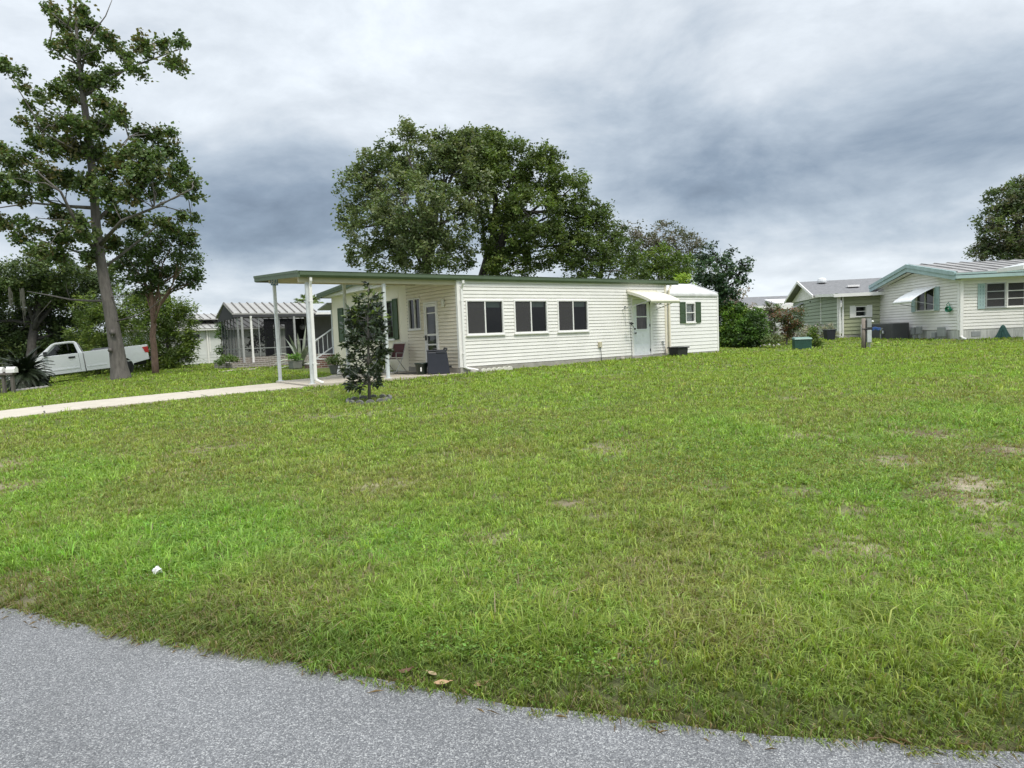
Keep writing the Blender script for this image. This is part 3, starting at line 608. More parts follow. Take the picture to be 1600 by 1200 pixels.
# triple window with green shutters and frame
for a0, a1, pn in ((.98, 2.45, 1), (2.45, 3.95, 1), (3.95, 5.40, 1)):
    window(home, WG, a0, a1, 1.07, 2.37, panes=2, axis_='v', frame=M_dgreen, gl=M_glass2, mull=(6, 5), curtain=None, blind=.3, sill=False, fw=.05)
mb = MB(); WG.box(mb, .9, 5.5, .0, .07, 1.0, 1.065); mb.build('window_sill', M_trim, home)
shutter(home, WG, .62, .97, 1.03, 2.42, M_dgreen, 22); shutter(home, WG, 5.42, 5.93, 1.02, 2.38, M_dgreen, 22)
q = MB(); WG.box(q, 1.55, 1.75, .0, .05, .80, .95); q.build('outlet_box', M_trim, home)
# side porch canopy, post, steps and hand rail at the far corner
cx0, ct = .1, TE + GW
mb = MB(); mb.hexa([(cx0 - .3, ct + .02, 2.60), (cx0 + 2.2, ct + .02, 2.60), (cx0 + 2.2, ct + 1.15, 2.40), (cx0 - .3, ct + 1.15, 2.40)], [(cx0 - .3, ct + .02, 2.66), (cx0 + 2.2, ct + .02, 2.66), (cx0 + 2.2, ct + 1.15, 2.45), (cx0 - .3, ct + 1.15, 2.45)]); mb.build('canopy', M_grey, home)
mb = MB(); mb.box(cx0 + .15, cx0 + .25, ct + .72, ct + .82, 0, 2.42); mb.build('post', M_post, home)

# brick material shared by low walls
def brick_mat(name, a, b, mortar=(.45, .43, .40), sc_=1.0):
    mt = bpy.data.materials.new(name); mt.use_nodes = True; t = mt.node_tree; p = t.nodes['Principled BSDF']; p.inputs['Roughness'].default_value = .9
    co = t.nodes.new('ShaderNodeTexCoord'); sx = t.nodes.new('ShaderNodeSeparateXYZ'); t.links.new(co.outputs['Object'], sx.inputs[0])
    ad = t.nodes.new('ShaderNodeMath'); t.links.new(sx.outputs[0], ad.inputs[0]); t.links.new(sx.outputs[1], ad.inputs[1])
    cm = t.nodes.new('ShaderNodeCombineXYZ'); t.links.new(ad.outputs[0], cm.inputs[0]); t.links.new(sx.outputs[2], cm.inputs[1])
    br = t.nodes.new('ShaderNodeTexBrick'); br.inputs['Scale'].default_value = sc_; br.inputs['Brick Width'].default_value = .28; br.inputs['Row Height'].default_value = .09; br.inputs['Mortar Size'].default_value = .012
    br.inputs['Color1'].default_value = (*a, 1); br.inputs['Color2'].default_value = (*b, 1); br.inputs['Mortar'].default_value = (*mortar, 1); t.links.new(cm.outputs[0], br.inputs['Vector'])
    t.links.new(br.outputs['Color'], p.inputs['Base Color']); bp = t.nodes.new('ShaderNodeBump'); bp.inputs['Strength'].default_value = .5; bp.inputs['Distance'].default_value = .01; bp.invert = True
    t.links.new(br.outputs['Fac'], bp.inputs['Height']); t.links.new(bp.outputs[0], p.inputs['Normal']); return mt
M_brick = brick_mat('tan block', (.24, .20, .165), (.17, .15, .135)); M_redbrick = brick_mat('red brick', (.22, .105, .08), (.15, .075, .06), (.36, .34, .31))
mb = MB()
for k in range(3): mb.box(cx0 - .95 + .32 * k, cx0 + .95, ct + .3, ct + 1.3, -.04 + .19 * k, .15 + .19 * k)
st = mb.build('steps', M_redbrick, home)
mb = MB()
for k in range(3): mb.box(cx0 - .97 + .32 * k, cx0 - .65 + .32 * k, ct + .28, ct + 1.32, .15 + .19 * k, .18 + .19 * k)
mb.build('tread', M_trim, st)
mb = MB(); ra, rb = Vector((cx0 - .85, ct + .32, .35)), Vector((cx0 + .15, ct + .32, .95))
mb.bar(ra, rb, .04); mb.bar(ra + Vector((0, 0, .72)), rb + Vector((0, 0, .75)), .045)
for k in range(6): p = ra.lerp(rb, k / 5); mb.bar(p, p + Vector((0, 0, .73)), .022)
mb.bar(ra - Vector((0, 0, .3)), ra + Vector((0, 0, .72)), .04); mb.build('hand_rail', M_post, home)

# ------------------------------------------------------------------ shed beside the home
shed = empty('garden_shed', HW(10.42, 1.0), RZ, 'small white siding shed with rounded eaves and one green shuttered window', 'shed')
WS = WF((0, 0, 0), (1, 0, 0), (0, -1, 0)); SW = 3.03; SD = 2.8
mb = MB(); siding(mb, WS, lambda z: (0, SW), .03, 2.30, .145, [(.98, 1.55, 1.29, 2.05)])
WS2 = WF((SW, 0, 0), (0, 1, 0), (1, 0, 0)); siding(mb, WS2, lambda z: (0, SD) if z < 2.42 else ((z - 2.42) / .38, SD - (z - 2.42) / .38), .03, 2.92, .145, extra=(2.42,))
WS3 = WF((0, 0, 0), (0, 1, 0), (-1, 0, 0)); siding(mb, WS3, lambda z: (0, SD) if z < 2.42 else ((z - 2.42) / .38, SD - (z - 2.42) / .38), .03, 2.92, .145, extra=(2.42,))
mb.box(0, SW, SD, SD + .02, .03, 2.4); M_shed = mat('bright white metal siding', (.86, .84, .82), .4, .04, 2)
mb.build('wall', M_shed, shed)
mb = MB(); vs_ = []; pf = [(-.02, 2.29), (-.045, 2.33), (-.045, 2.40), (-.02, 2.45), (.04, 2.49), (1.4, 2.97), (2.78, 2.49), (2.86, 2.38)]
for x in (-.04, SW + .04):
    for (t, z) in pf: vs_.append((x, t, z))
n_ = len(pf); mb.add(vs_, [(k, k + 1, n_ + k + 1, n_ + k) for k in range(n_ - 1)])
for x in (-.05, SW + .01):
    for (p, q_) in zip(pf[3:-2], pf[4:-1]): mb.bar((x + .02, p[0], p[1]), (x + .02, q_[0], q_[1]), .05, .06)
mb.build('roof', mat('weathered white roof', (.56, .56, .545), .5, .16, 2.5), shed)
mb = MB(); mb.box(SW - .02, SW + .05, -.035, .03, .03, 2.36); mb.build('corner_trim', M_trim, shed); mb = MB(); mb.box(-.05, .03, -.035, .03, .03, 2.36); mb.build('corner_trim', M_trim, shed)
mb = MB(); mb.box(-.02, SW + .02, -.02, SD, -.3, .03); mb.build('footing', M_foot, shed)
window(shed, WS, .96, 1.57, 1.27, 2.07, panes=2, axis_='v', curtain=M_curt, gl=glass('clear window glass', (.92, .94, .94)))
for a0, a1 in ((.62, .95), (1.58, 1.91)): shutter(shed, WS, a0, a1, 1.25, 2.10, M_dgreen, 16)
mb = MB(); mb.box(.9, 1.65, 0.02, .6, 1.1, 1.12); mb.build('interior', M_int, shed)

# ------------------------------------------------------------------ left neighbour with the dark screened porch
NB = HW(-2.21, 16.0)
nb = empty('porch_house', NB, RZ, 'dark screened-porch house with ribbed metal roof left of the carport posts', 'house')
M_shing = mat('grey shingles', (.19, .19, .195), .9, .35, 5, .4, 60, stretch=(1, 3, 3))
M_shL = mat('pale grey shingles', (.40, .42, .43), .9, .2, 14, .4, 60, stretch=(1, 3, 3))
M_post2 = mat('grey porch post', (.36, .36, .355), .6); M_dark = mat('charcoal porch board', (.045, .045, .05), .7, .15, 4); M_gwall = mat('grey shaded wall board', (.17, .17, .175), .7, .1, 3)  # white porch posts given an even, darker grey
def gable_roof(par, x0, x1, y0, yr, y1, z0, zr, z1, m_, th=.06, ribs=0, name='roof', ribm=None):
    mb = MB()
    for (ya, za, yb, zb) in ((y0, z0, yr, zr), (yr, zr, y1, z1)):
        mb.hexa([(x0, ya, za - th), (x1, ya, za - th), (x1, yb, zb - th), (x0, yb, zb - th)], [(x0, ya, za), (x1, ya, za), (x1, yb, zb), (x0, yb, zb)])
        if ribs and not ribm:
            k = x0 + .02
            while k < x1: mb.hexa([(k, ya, za), (k + .035, ya, za), (k + .035, yb, zb), (k, yb, zb)], [(k, ya, za + .05), (k + .035, ya, za + .05), (k + .035, yb, zb + .05), (k, yb, zb + .05)]); k += ribs
    rf_ = mb.build(name, m_, par)
    if ribs and ribm:
        mb = MB()
        for (ya, za, yb, zb) in ((y0, z0, yr, zr), (yr, zr, y1, z1)):
            k = x0 + .02
            while k < x1: mb.hexa([(k, ya, za), (k + .05, ya, za), (k + .05, yb, zb), (k, yb, zb)], [(k, ya, za + .05), (k + .05, ya, za + .05), (k + .05, yb, zb + .05), (k, yb, zb + .05)]); k += ribs
        mb.build('seam', ribm, rf_)
    return rf_
M_wroof = mat('white metal roofing', (.36, .35, .33), .45, .12, 3); M_seam = mat('dark roof seam', (.16, .15, .14), .6)
gable_roof(nb, -.24, 3.75, -.05, 1.55, 3.3, 2.56, 3.13, 2.52, M_wroof, ribs=.36, ribm=M_seam)
gable_roof(nb, 3.75, 11.0, -.02, 1.62, 3.3, 2.53, 3.10, 2.5, M_shL)
mb = MB(); mb.box(-.20, 11, -.06, .02, 2.36, 2.50); mb.build('fascia', M_dark, nb)
mb = MB(); mb.box(3.7, 11, -.12, -.05, 2.46, 2.56); mb.build('gutter', M_trim, nb)
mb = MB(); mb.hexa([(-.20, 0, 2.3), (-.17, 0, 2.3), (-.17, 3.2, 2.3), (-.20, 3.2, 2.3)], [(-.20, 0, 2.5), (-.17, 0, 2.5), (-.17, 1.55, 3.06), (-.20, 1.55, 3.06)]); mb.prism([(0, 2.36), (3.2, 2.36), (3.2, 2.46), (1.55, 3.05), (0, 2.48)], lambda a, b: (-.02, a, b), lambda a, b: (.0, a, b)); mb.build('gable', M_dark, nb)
mb = MB(); mb.box(-.1, 3.9, .02, .22, -.1, .50); mb.box(-.1, .08, .22, 3.1, -.1, .55); mb.box(-.5, -.1, -.2, 3.1, -.1, .26); mb.box(-.5, 1.2, -.55, .02, -.1, .24); mb.build('brick_base', M_brick, nb)
mb = MB(); mb.box(.1, 11, .2, 3.2, .0, .42); mb.build('porch_floor', M_foot, nb)
# screens: mullions and mesh, gable side and front bay
mb = MB(); 
for k in range(6): y = .08 + k * .6; mb.box(-.04, -.0, y - .02, y + .02, .50, 2.40)
mb.box(-.04, 0, .06, 3.1, .86, .90)
for x in (.02, .95): mb.box(x - .02, x + .02, .04, .08, .5, 2.38)
mb.box(0, 2.6, .04, .08, .88, .92); mb.box(1.9, 1.94, .04, .08, .5, 2.38)
fr_ = mb.build('screen_frame', M_alu, nb)
M_scr2 = screen('porch screen mesh', (.028, .028, .036), .20); M_scr3 = screen('front porch screen mesh', (.020, .020, .023), .24)
q = MB(); q.add([(-.02, .05, .5), (-.02, 3.1, .5), (-.02, 3.1, 2.38), (-.02, .05, 2.38)], [(0, 1, 2, 3)]); q.build('insect_screen', M_scr2, nb)
q = MB(); q.add([(0, .06, .5), (2.6, .06, .5), (2.6, .06, 2.38), (0, .06, 2.38)], [(0, 1, 2, 3)]); q.build('insect_screen', M_scr3, nb)
# back wall of the porch with window opening to the far house, door, then the recessed dark entry
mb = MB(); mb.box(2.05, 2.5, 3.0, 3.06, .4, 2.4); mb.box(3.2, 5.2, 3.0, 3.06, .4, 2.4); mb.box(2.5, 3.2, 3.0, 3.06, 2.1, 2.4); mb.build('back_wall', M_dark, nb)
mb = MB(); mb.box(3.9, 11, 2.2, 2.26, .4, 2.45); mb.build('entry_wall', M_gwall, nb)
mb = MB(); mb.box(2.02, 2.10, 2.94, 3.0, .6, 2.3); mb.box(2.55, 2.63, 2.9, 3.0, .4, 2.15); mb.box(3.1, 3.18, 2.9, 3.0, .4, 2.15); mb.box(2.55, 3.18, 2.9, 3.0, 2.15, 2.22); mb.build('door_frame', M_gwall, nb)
for x in (.12, .42 + 0): pass
for (x, y, z0_, w_) in ((.13, -.18, -.05, .045), (2.62, -.02, .3, .045), (5.6, -.02, .3, .05)):
    mb = MB(); mb.box(x - w_, x + w_, y - w_, y + w_, z0_, 2.38); mb.build('post', M_post2, nb)
downspout(nb, .55, -.16, -.02, 2.42, kick=(.03, -.10), back=.04, w_=.09)
mb = MB()
for k in range(8): mb.box(2.75 + k * .13, 2.77 + k * .13, .05, .07, .45, 1.22)
mb.box(2.65, 3.8, .04, .08, 1.22, 1.27); mb.build('railing', M_gwall, nb)
mb = MB(); mb.tube([(2.9, 1.2, 2.3), (2.9, 1.2, 2.0)], .01, 5); mb.lathe([(.03, 0), (.14, .06), (.17, .2), (.05, .27)], (2.9, 1.2, 1.75), 10); mb.build('hanging_lamp', M_gwall, nb)
mb = MB(); mb.tube([(3.4, 1.1, 2.3), (3.4, 1.1, 2.0)], .01, 5); mb.lathe([(.03, 0), (.13, .06), (.15, .2), (.05, .27)], (3.4, 1.1, 1.75), 10); mb.build('hanging_lamp', M_gwall, nb)
# porch plants hanging in the screened bay, table
# ------------------------------------------------------------------ far white house on the left
fw = empty('white_house', HW(-5.2, 30.0, -.02), RZ, 'far white panelled house with seamed metal roof beside the weeping shrub', 'house')
M_panel = mat('white panelled wall', (.66, .67, .66), .6, .08, 2)
WW = WF((0, 0, 0), (1, 0, 0), (0, -1, 0))
mb = MB(); siding(mb, WW, lambda z: (0, 13.5), 0.0, .75, .19); mb.box(0, 13.5, .02, .06, .75, 2.25); mb.box(-.02, 13.5, 6, 6.1, 0, 2.25); mb.box(-.02, 0, .0, 6, 0, 2.25)
mb.build('wall', M_panel, fw)
for x in (1.2, 3.0, 4.6, 6.2, 7.8, 9.4): 
    mb = MB(); mb.box(x, x + .07, -.03, .02, .75, 2.2); mb.build('batten', M_trim, fw)
mb = MB(); mb.box(-.1, 13.6, -.35, -.27, 2.18, 2.32); mb.build('gutter', M_trim, fw)
gable_roof(fw, -.2, 13.6, -.35, 3.0, 6.3, 2.30, 3.05, 2.3, M_wroof, ribs=.45, ribm=M_seam)
gable_roof(fw, 3.6, 6.0, .9, 2.9, 5.0, 2.95, 3.38, 2.95, M_wroof, ribs=.45, ribm=M_seam, name='dormer_roof')
mb = MB(); mb.box(4.45, 4.53, -.10, -.02, 0, 2.2); mb.build('post', M_trim, fw)
window(fw, WW, 3.4, 4.1, 1.6, 2.0, panes=1, gl=M_glass2, frame=M_trim)

# ------------------------------------------------------------------ right: white house with teal boards
def place(name, P0, deg, label, cat): return empty(name, P0, R(deg), label, cat)
th = place('teal_trim_house', (19.99, 29.70, .71), -6, 'white house with pale teal roof boards and shutters at the right edge', 'house')
GL = WF((0, 0, 0), (0, 1, 0), (-1, 0, 0)); FL = WF((0, 0, 0), (1, 0, 0), (0, -1, 0)); WD = 8.05; LN = 11
gpf = lambda z: (0, WD) if z < 2.66 else ((z - 2.66) / .155, WD - (z - 2.66) / .155)
mb = MB(); siding(mb, GL, gpf, .40, 3.27, .142, [(2.08, 3.76, 1.36, 2.42)], extra=(2.66,), gap=.030); mb.build('gable_wall', M_white, th)
mb = MB(); siding(mb, FL, lambda z: (0, LN), .40, 2.66, .142, gap=.030, holes=[(1.13, 1.88, 1.37, 2.40), (2.0, 2.75, 1.37, 2.40)]); mb.build('side_wall', M_white, th)
M_skirt = mat('stained concrete skirting', (.50, .50, .47), .9, .25, 3, .2, 40, stretch=(4, 4, .6))
mb = MB(); mb.box(-.01, LN, -.01, .1, -.3, .39); mb.box(-.01, .1, .1, WD, -.3, .39); mb.box(LN - .1, LN, 0, WD, -.3, 2.6); mb.box(0, LN, WD - .1, WD, -.3, 2.6); mb.build('skirting', M_skirt, th)
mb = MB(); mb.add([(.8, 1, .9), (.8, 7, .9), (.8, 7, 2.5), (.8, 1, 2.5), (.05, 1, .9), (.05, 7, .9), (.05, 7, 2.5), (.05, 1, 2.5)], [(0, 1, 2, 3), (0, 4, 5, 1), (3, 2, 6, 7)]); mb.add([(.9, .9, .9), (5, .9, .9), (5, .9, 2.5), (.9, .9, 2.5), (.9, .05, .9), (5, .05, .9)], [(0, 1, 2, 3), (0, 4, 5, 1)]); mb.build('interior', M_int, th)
mb = MB(); mb.box(-.04, .05, -.04, .0, .39, 2.62); mb.box(-.04, -.002, 0, .08, .39, 2.62); mb.build('corner_trim', M_trim, th); mb = MB(); mb.box(-.04, 0, WD - .06, WD + .03, .1, 2.62); mb.build('corner_trim', M_trim, th)
gable_roof(th, -.30, LN + .3, -.34, 4.03, WD + .34, 2.94, 3.70, 2.94, mat('weathered grey metal roofing', (.30, .29, .28), .55, .35, 1.6, stretch=(3, .6, 1)), ribs=.62, th=.05)
for (o0, o1, lo, hi) in ((-.36, -.30, -.34, -.10), (-.40, -.30, -.14, .04)):
    mb = MB()
    for ya, za, yb, zb in ((-.34, 2.94, 4.03, 3.70), (4.03, 3.70, WD + .34, 2.94)):
        mb.hexa([(o0, ya, za + lo), (o1, ya, za + lo), (o1, yb, zb + lo), (o0, yb, zb + lo)], [(o0, ya, za + hi), (o1, ya, za + hi), (o1, yb, zb + hi), (o0, yb, zb + hi)])
    mb.build('rake_board', M_teal, th)
mb = MB(); mb.box(-.38, LN, -.46, -.36, 2.66, 2.80); mb.box(-.38, LN, -.47, -.34, 2.83, 2.90); mb.build('gutter', M_teal, th)
mb = MB(); mb.box(-.30, LN, -.355, -.002, 2.64, 2.66); mb.add([(-.30, -.3, 2.62), (0, -.3, 2.62), (0, 4.03, 3.32), (-.30, 4.03, 3.32), (0, WD + .3, 2.62), (-.3, WD + .3, 2.62)], [(0, 1, 2, 3), (3, 2, 4, 5)]); mb.build('soffit', M_trim, th)
window(th, GL, 2.06, 3.78, 1.35, 2.43, panes=2, gl=M_glass2, frame=M_trim)
shutter(th, GL, 1.60, 2.02, 1.33, 2.45, M_teal, 0); shutter(th, GL, 3.82, 4.2, 1.33, 2.42, M_teal, 0)
awning(th, GL, 1.95, 3.9, 2.44, 1.86, 1.05, mat('white awning', (.78, .78, .77), .4), side=False, n_=14)
for a0 in (1.10, 1.97):
    window(th, FL, a0, a0 + .81, 1.34, 2.43, panes=3, axis_='v', gl=M_glass, frame=M_alu if a0 < 1.5 else M_trim, scr=(0, 1, 2))
mb = MB(); FL.box(mb, .77, 1.06, .016, .04, 1.30, 2.42)
sh_ = mb.build('shutter', M_teal, th); q = MB()
for c_ in (0, 1):
    for k in range(6): FL.box(q, .85 + c_ * .12, .865 + c_ * .12, .04, .044, 1.42 + k * .16, 1.52 + k * .16)
q.build('cutout', mat('dark teal gap', (.10, .17, .20), .6), sh_)
mb = MB(); FL.box(mb, .52, .89, .0, .03, .11, .32); mb.build('vent', M_grey, th)
for k in (0,):
    mb = MB(); mb.box(.0, .13, -.11, -.045, .1, 2.66); mb.tube([(.06, -.08, .12), (.10, -.14, .04), (.2, -.2, .0)], .05, 8); mb.build('downspout', M_trim, th)
M_hose = mat('green hose', (.02, .22, .12), .45, .2, 20)
q = MB()
for k in range(4):
    q.tube([GL.P(.64 + .17 * math.cos(a), .08 + k * .03, 1.36 + .12 * math.sin(a)) for a in np.linspace(0, 2 * math.pi, 16)], .016, 6)
GL.box(q, .50, .78, .0, .08, 1.30, 1.36); q.tube([GL.P(.7, .1, 1.4), GL.P(.78, .12, 1.58), GL.P(.66, .1, 1.66), GL.P(.55, .1, 1.5)], .016, 6)
hr = q.build('hose_reel', M_hose); hr.matrix_world = Matrix.Translation((19.99, 29.70, .71)) @ Matrix.Rotation(R(-6), 4, 'Z'); tag(hr, 'coiled bright green garden hose hung on the white gable wall', 'hose')

# ------------------------------------------------------------------ green house
gh = place('green_house', (18.70, 38, .83), -12.7, 'sage green clapboard house with grey shingle roof and white gable', 'house')
M_gsid = mat('sage green clapboard', (.29, .34, .25), .6, .08, 2); M_gsid2 = mat('olive green clapboard', (.37, .39, .25), .6, .08, 2)
mb = MB(); GG = WF((0, 0, 0), (0, 1, 0), (-1, 0, 0)); GF = WF((0, 0, 0), (1, 0, 0), (0, -1, 0))
siding(mb, GG, lambda z: (0, 13.2), .06, 2.52, .215, [(9.6, 10.6, 1.35, 2.15)], dep=.025, gap=.036); mb.build('gable_wall', M_gsid, gh)
mb = MB(); siding(mb, GF, lambda z: (.18, 7), .12, 2.32, .215, [(.9, 1.45, 1.15, 1.70)], dep=.025, gap=.036); mb.build('front_wall', M_gsid2, gh)
mb = MB(); mb.prism([(4.3, 2.5), (13.6, 2.5), (8.9, 3.62)], lambda a, b: (-.05, a, b), lambda a, b: (.02, a, b))
for y in (7.2, 8.9, 10.6): mb.box(-.058, -.05, y, y + .04, 2.52, 3.5 - abs(y - 8.9) * .24)
mb.build('gable', M_white, gh)
gable_roof(gh, -.45, 12, 4.2, 8.9, 13.9, 2.60, 3.78, 2.60, M_shing)
mb = MB(); mb.hexa([(-.3, -.45, 2.36), (12, -.45, 2.36), (12, 4.3, 2.56), (-.3, 4.3, 2.56)], [(-.3, -.45, 2.42), (12, -.45, 2.42), (12, 4.3, 2.62), (-.3, 4.3, 2.62)]); mb.build('roof', M_shing, gh)
mb = MB(); 
for ya, za, yb, zb in ((4.1, 2.60, 8.9, 3.82), (8.9, 3.82, 14.0, 2.60)): mb.hexa([(-.52, ya, za - .14), (-.46, ya, za - .14), (-.46, yb, zb - .14), (-.52, yb, zb - .14)], [(-.52, ya, za + .03), (-.46, ya, za + .03), (-.46, yb, zb + .03), (-.52, yb, zb + .03)])
mb.build('rake_board', M_trim, gh)
mb = MB(); mb.box(-.34, 12, -.55, -.45, 2.27, 2.45); mb.hexa([(-.36, -.5, 2.30), (-.30, -.5, 2.30), (-.30, 4.3, 2.50), (-.36, 4.3, 2.50)], [(-.36, -.5, 2.46), (-.30, -.5, 2.46), (-.30, 4.3, 2.66), (-.36, 4.3, 2.66)]); mb.build('fascia', M_trim, gh)
mb = MB(); mb.box(-.05, .02, -.03, .05, .05, 2.3); mb.build('corner_trim', M_trim, gh); mb = MB(); mb.box(-.045, 0, 4.05, 4.12, .8, 2.5); mb.build('corner_trim', M_trim, gh)
mb = MB(); mb.box(.18, .26, -.14, -.05, .0, 2.3); mb.box(.02, .10, -.14, -.05, .0, 2.3); mb.box(.02, .26, -.14, -.05, -.02, .06); mb.build('downspout', M_trim, gh)
mb = MB(); mb.box(.0, 7, -.02, .1, -.4, .11); mb.box(-.01, .1, .1, 13.2, -.4, .05); mb.build('footing', M_foot, gh)
mb = MB(); mb.box(.95, 1.4, .25, .3, 1.1, 1.8); mb.box(.3, .4, 9.4, 10.8, 1.2, 2.2); mb.build('interior', M_black, gh)
window(gh, GF, .88, 1.47, 1.13, 1.72, panes=2, axis_='v', gl=M_glass2)
window(gh, GG, 9.55, 10.65, 1.33, 2.2, panes=2, axis_='v', gl=M_glass2)
for a0, a1 in ((.60, .87), (1.48, 1.76)):
    mb = MB(); GF.box(mb, a0, a1, .025, .05, 1.08, 1.76); mb.build('shutter', M_trim, gh)
awning(gh, GG, 9.4, 10.9, 2.3, 1.85, .8, M_grey, side=False, n_=10)
q = MB(); q.box(-.07, -.02, 7.0, 7.15, 2.28, 2.36); q.build('wall_light', M_black, gh)
q = MB(); q.lathe([(.28, 0), (.30, .12), (.26, .26), (.12, .33)], (.9, 8.0, 3.60), 16); q.build('roof_vent', mat('white roof turbine', (.72, .73, .74), .35), gh)
q = MB(); q.box(2.0, 2.7, 5.9, 6.5, 3.12, 3.24); q.build('skylight', M_trim, gh)

# ------------------------------------------------------------------ farthest house on the right, mostly behind the shrubs
fr0 = at(1165, 525, 58); fh = place('grey_roof_house', (fr0.x, fr0.y, .75), 2, 'distant low house with weathered grey roof and white fascia behind the shrubs', 'house')
gable_roof(fh, -.5, 16, -.5, 3.6, 7.8, 2.62, 3.62, 2.6, M_shing)
mb = MB(); mb.box(0, 16, 0, .1, 0, 2.5); mb.box(0, .1, .1, 7, 0, 2.5); mb.build('wall', M_panel, fh)
mb = MB(); mb.box(-.5, 16, -.6, -.5, 2.30, 2.64); mb.box(2.7, 6.0, .9, 1.0, 2.95, 3.12); mb.build('fascia', M_trim, fh)
mb = MB(); mb.box(.3, 1.0, -.02, .0, 1.1, 2.2); mb.build('doorway', M_black, fh)
mb = MB(); mb.box(1.15, 1.3, -.45, -.3, 0, 2.3); mb.build('post', M_trim, fh)
mb = MB(); mb.hexa([(2.6, -.3, 2.66), (6.2, -.3, 2.66), (6.2, 3.2, 3.25), (2.6, 3.2, 3.25)], [(2.6, -.3, 2.86), (6.2, -.3, 2.86), (6.2, 3.2, 3.45), (2.6, 3.2, 3.45)]); mb.build('dormer_roof', M_trim, fh)

# ------------------------------------------------------------------ carport corner at the right edge
ce = place('open_carport', (20.9, 27.0, gz(20.9, 27)), -2, 'white post and gabled roof corner cut by the right edge of view', 'carport')
mb = MB(); mb.box(-.06, .06, -.06, .06, -.1, 2.72); mb.build('post', M_trim, ce)
mb = MB(); mb.hexa([(-.75, -.9, 2.86), (3.2, -.9, 3.66), (3.2, .5, 3.66), (-.75, .5, 2.86)], [(-.75, -.9, 2.96), (3.2, -.9, 3.76), (3.2, .5, 3.76), (-.75, .5, 2.96)]); mb.hexa([(3.2, -.9, 3.66), (7.1, -.9, 2.86), (7.1, .5, 2.86), (3.2, .5, 3.66)], [(3.2, -.9, 3.76), (7.1, -.9, 2.96), (7.1, .5, 2.96), (3.2, .5, 3.76)]); mb.build('roof', M_roofm, ce)
mb = MB(); mb.hexa([(-.78, -.98, 2.72), (3.2, -.98, 3.52), (3.2, -.9, 3.52), (-.78, -.9, 2.72)], [(-.78, -.98, 2.94), (3.2, -.98, 3.74), (3.2, -.9, 3.74), (-.78, -.9, 2.94)]); mb.box(-.85, -.785, -.98, .5, 2.80, 2.94); mb.build('fascia', M_trim, ce)
mb = MB(); mb.box(.07, 6.2, -.04, .04, 2.56, 2.70); mb.build('beam', M_trim, ce)
mb = MB(); mb.box(6.2, 6.32, -.06, .06, -.1, 2.72); mb.build('post', M_trim, ce)

# ------------------------------------------------------------------ vegetation kit
def leaf_cloud(pts, size, rg, up=.35, aspect=.55, fold=.25, dirs=None):
    """pts (N,3): one bent diamond leaf each -> verts (N*4,3), faces (N*2,3)"""
    n_ = len(pts); d = rg.normal(size=(n_, 3)) if dirs is None else dirs + rg.normal(size=(n_, 3)) * .45; d[:, 2] = d[:, 2] * .6 - (.15 if dirs is None else 0)
    d /= np.linalg.norm(d, axis=1)[:, None]; nrm = rg.normal(size=(n_, 3)); nrm[:, 2] += up * 3; nrm -= d * (nrm * d).sum(1)[:, None]; nrm /= np.linalg.norm(nrm, axis=1)[:, None]
    sd_ = np.cross(d, nrm); L = (size * rg.uniform(.65, 1.25, n_))[:, None]; W_ = L * aspect / 2
    base = pts; tip = pts + d * L; m1 = pts + d * L * .45 + sd_ * W_ + nrm * L * fold * .4; m2 = pts + d * L * .45 - sd_ * W_ + nrm * L * fold * .4
    V = np.stack([base, m1, tip, m2], 1).reshape(-1, 3); i = np.arange(n_) * 4
    return V, np.concatenate([np.stack([i, i + 1, i + 2], 1), np.stack([i, i + 2, i + 3], 1)])
def palette_pick(n_, pal, rg, cl=None, ncl=1):
    pal = np.array(pal); idx = rg.integers(0, len(pal), n_) if cl is None else rg.integers(0, len(pal), ncl)[cl]
    c = 1.95 * pal[idx] * (1 + rg.normal(size=(n_, 1)) * .18) * (1 + rg.normal(size=(n_, 3)) * .05); return np.clip(c, .004, 1)
LM = leafmat('leaf surface'); LM_gloss = leafmat('glossy leaf surface', .32, .15, .5)
bark = mat('grey brown bark', (.12, .108, .098), .95, .35, 9, .8, 26, stretch=(1, 1, .25))
bark_d = mat('dark bark', (.055, .05, .045), .95, .35, 9, .8, 26, stretch=(1, 1, .3)); bark_r = mat('reddish brown bark', (.20, .13, .10), .95, .3, 9, .8, 30, stretch=(1, 1, .4))
def crown(lobes, rg, per=1.0, leaf=.2, crad=.42, pal=None, shell=.55, mt_=None, parent=None, name='crown', up=.35, aspect=.55, nleaf=46, droop=0, fold=.25, keep=.86):
    Cs = []; 
    for (c, r_) in lobes:
        c = np.array(c); r_ = np.array(r_); n_ = max(4, int(per * (r_[0] * r_[1] + r_[0] * r_[2] + r_[1] * r_[2]) / (crad * crad) * 1.7))
        u_ = rg.normal(size=(n_, 3)); u_ /= np.linalg.norm(u_, axis=1)[:, None]; q = rg.uniform(shell, 1.0, n_) ** .7 * rg.uniform(.86, 1.14, n_)
        p = c + u_ * q[:, None] * r_; p = p[rg.random(len(p)) < keep]; Cs.append(p)
    Cs = np.concatenate(Cs); n_ = len(Cs); k = rg.integers(int(nleaf * .5), int(nleaf * 1.5), n_); cl = np.repeat(np.arange(n_), k)
    sz = rg.uniform(.55, 1.2, n_); g = rg.normal(size=(len(cl), 3)) * (crad * .5 * sz[cl])[:, None]; g[:, 2] *= .75
    if droop: g[:, 2] -= np.abs(rg.normal(size=len(cl))) * droop
    P = Cs[cl] + g; V, Fc = leaf_cloud(P, leaf, rg, up, aspect, fold)
    C = palette_pick(len(cl), pal, rg, cl, n_); C = np.repeat(C, 4, 0)
    return fast(name, V, Fc, mt_ or LM, C, parent), Cs
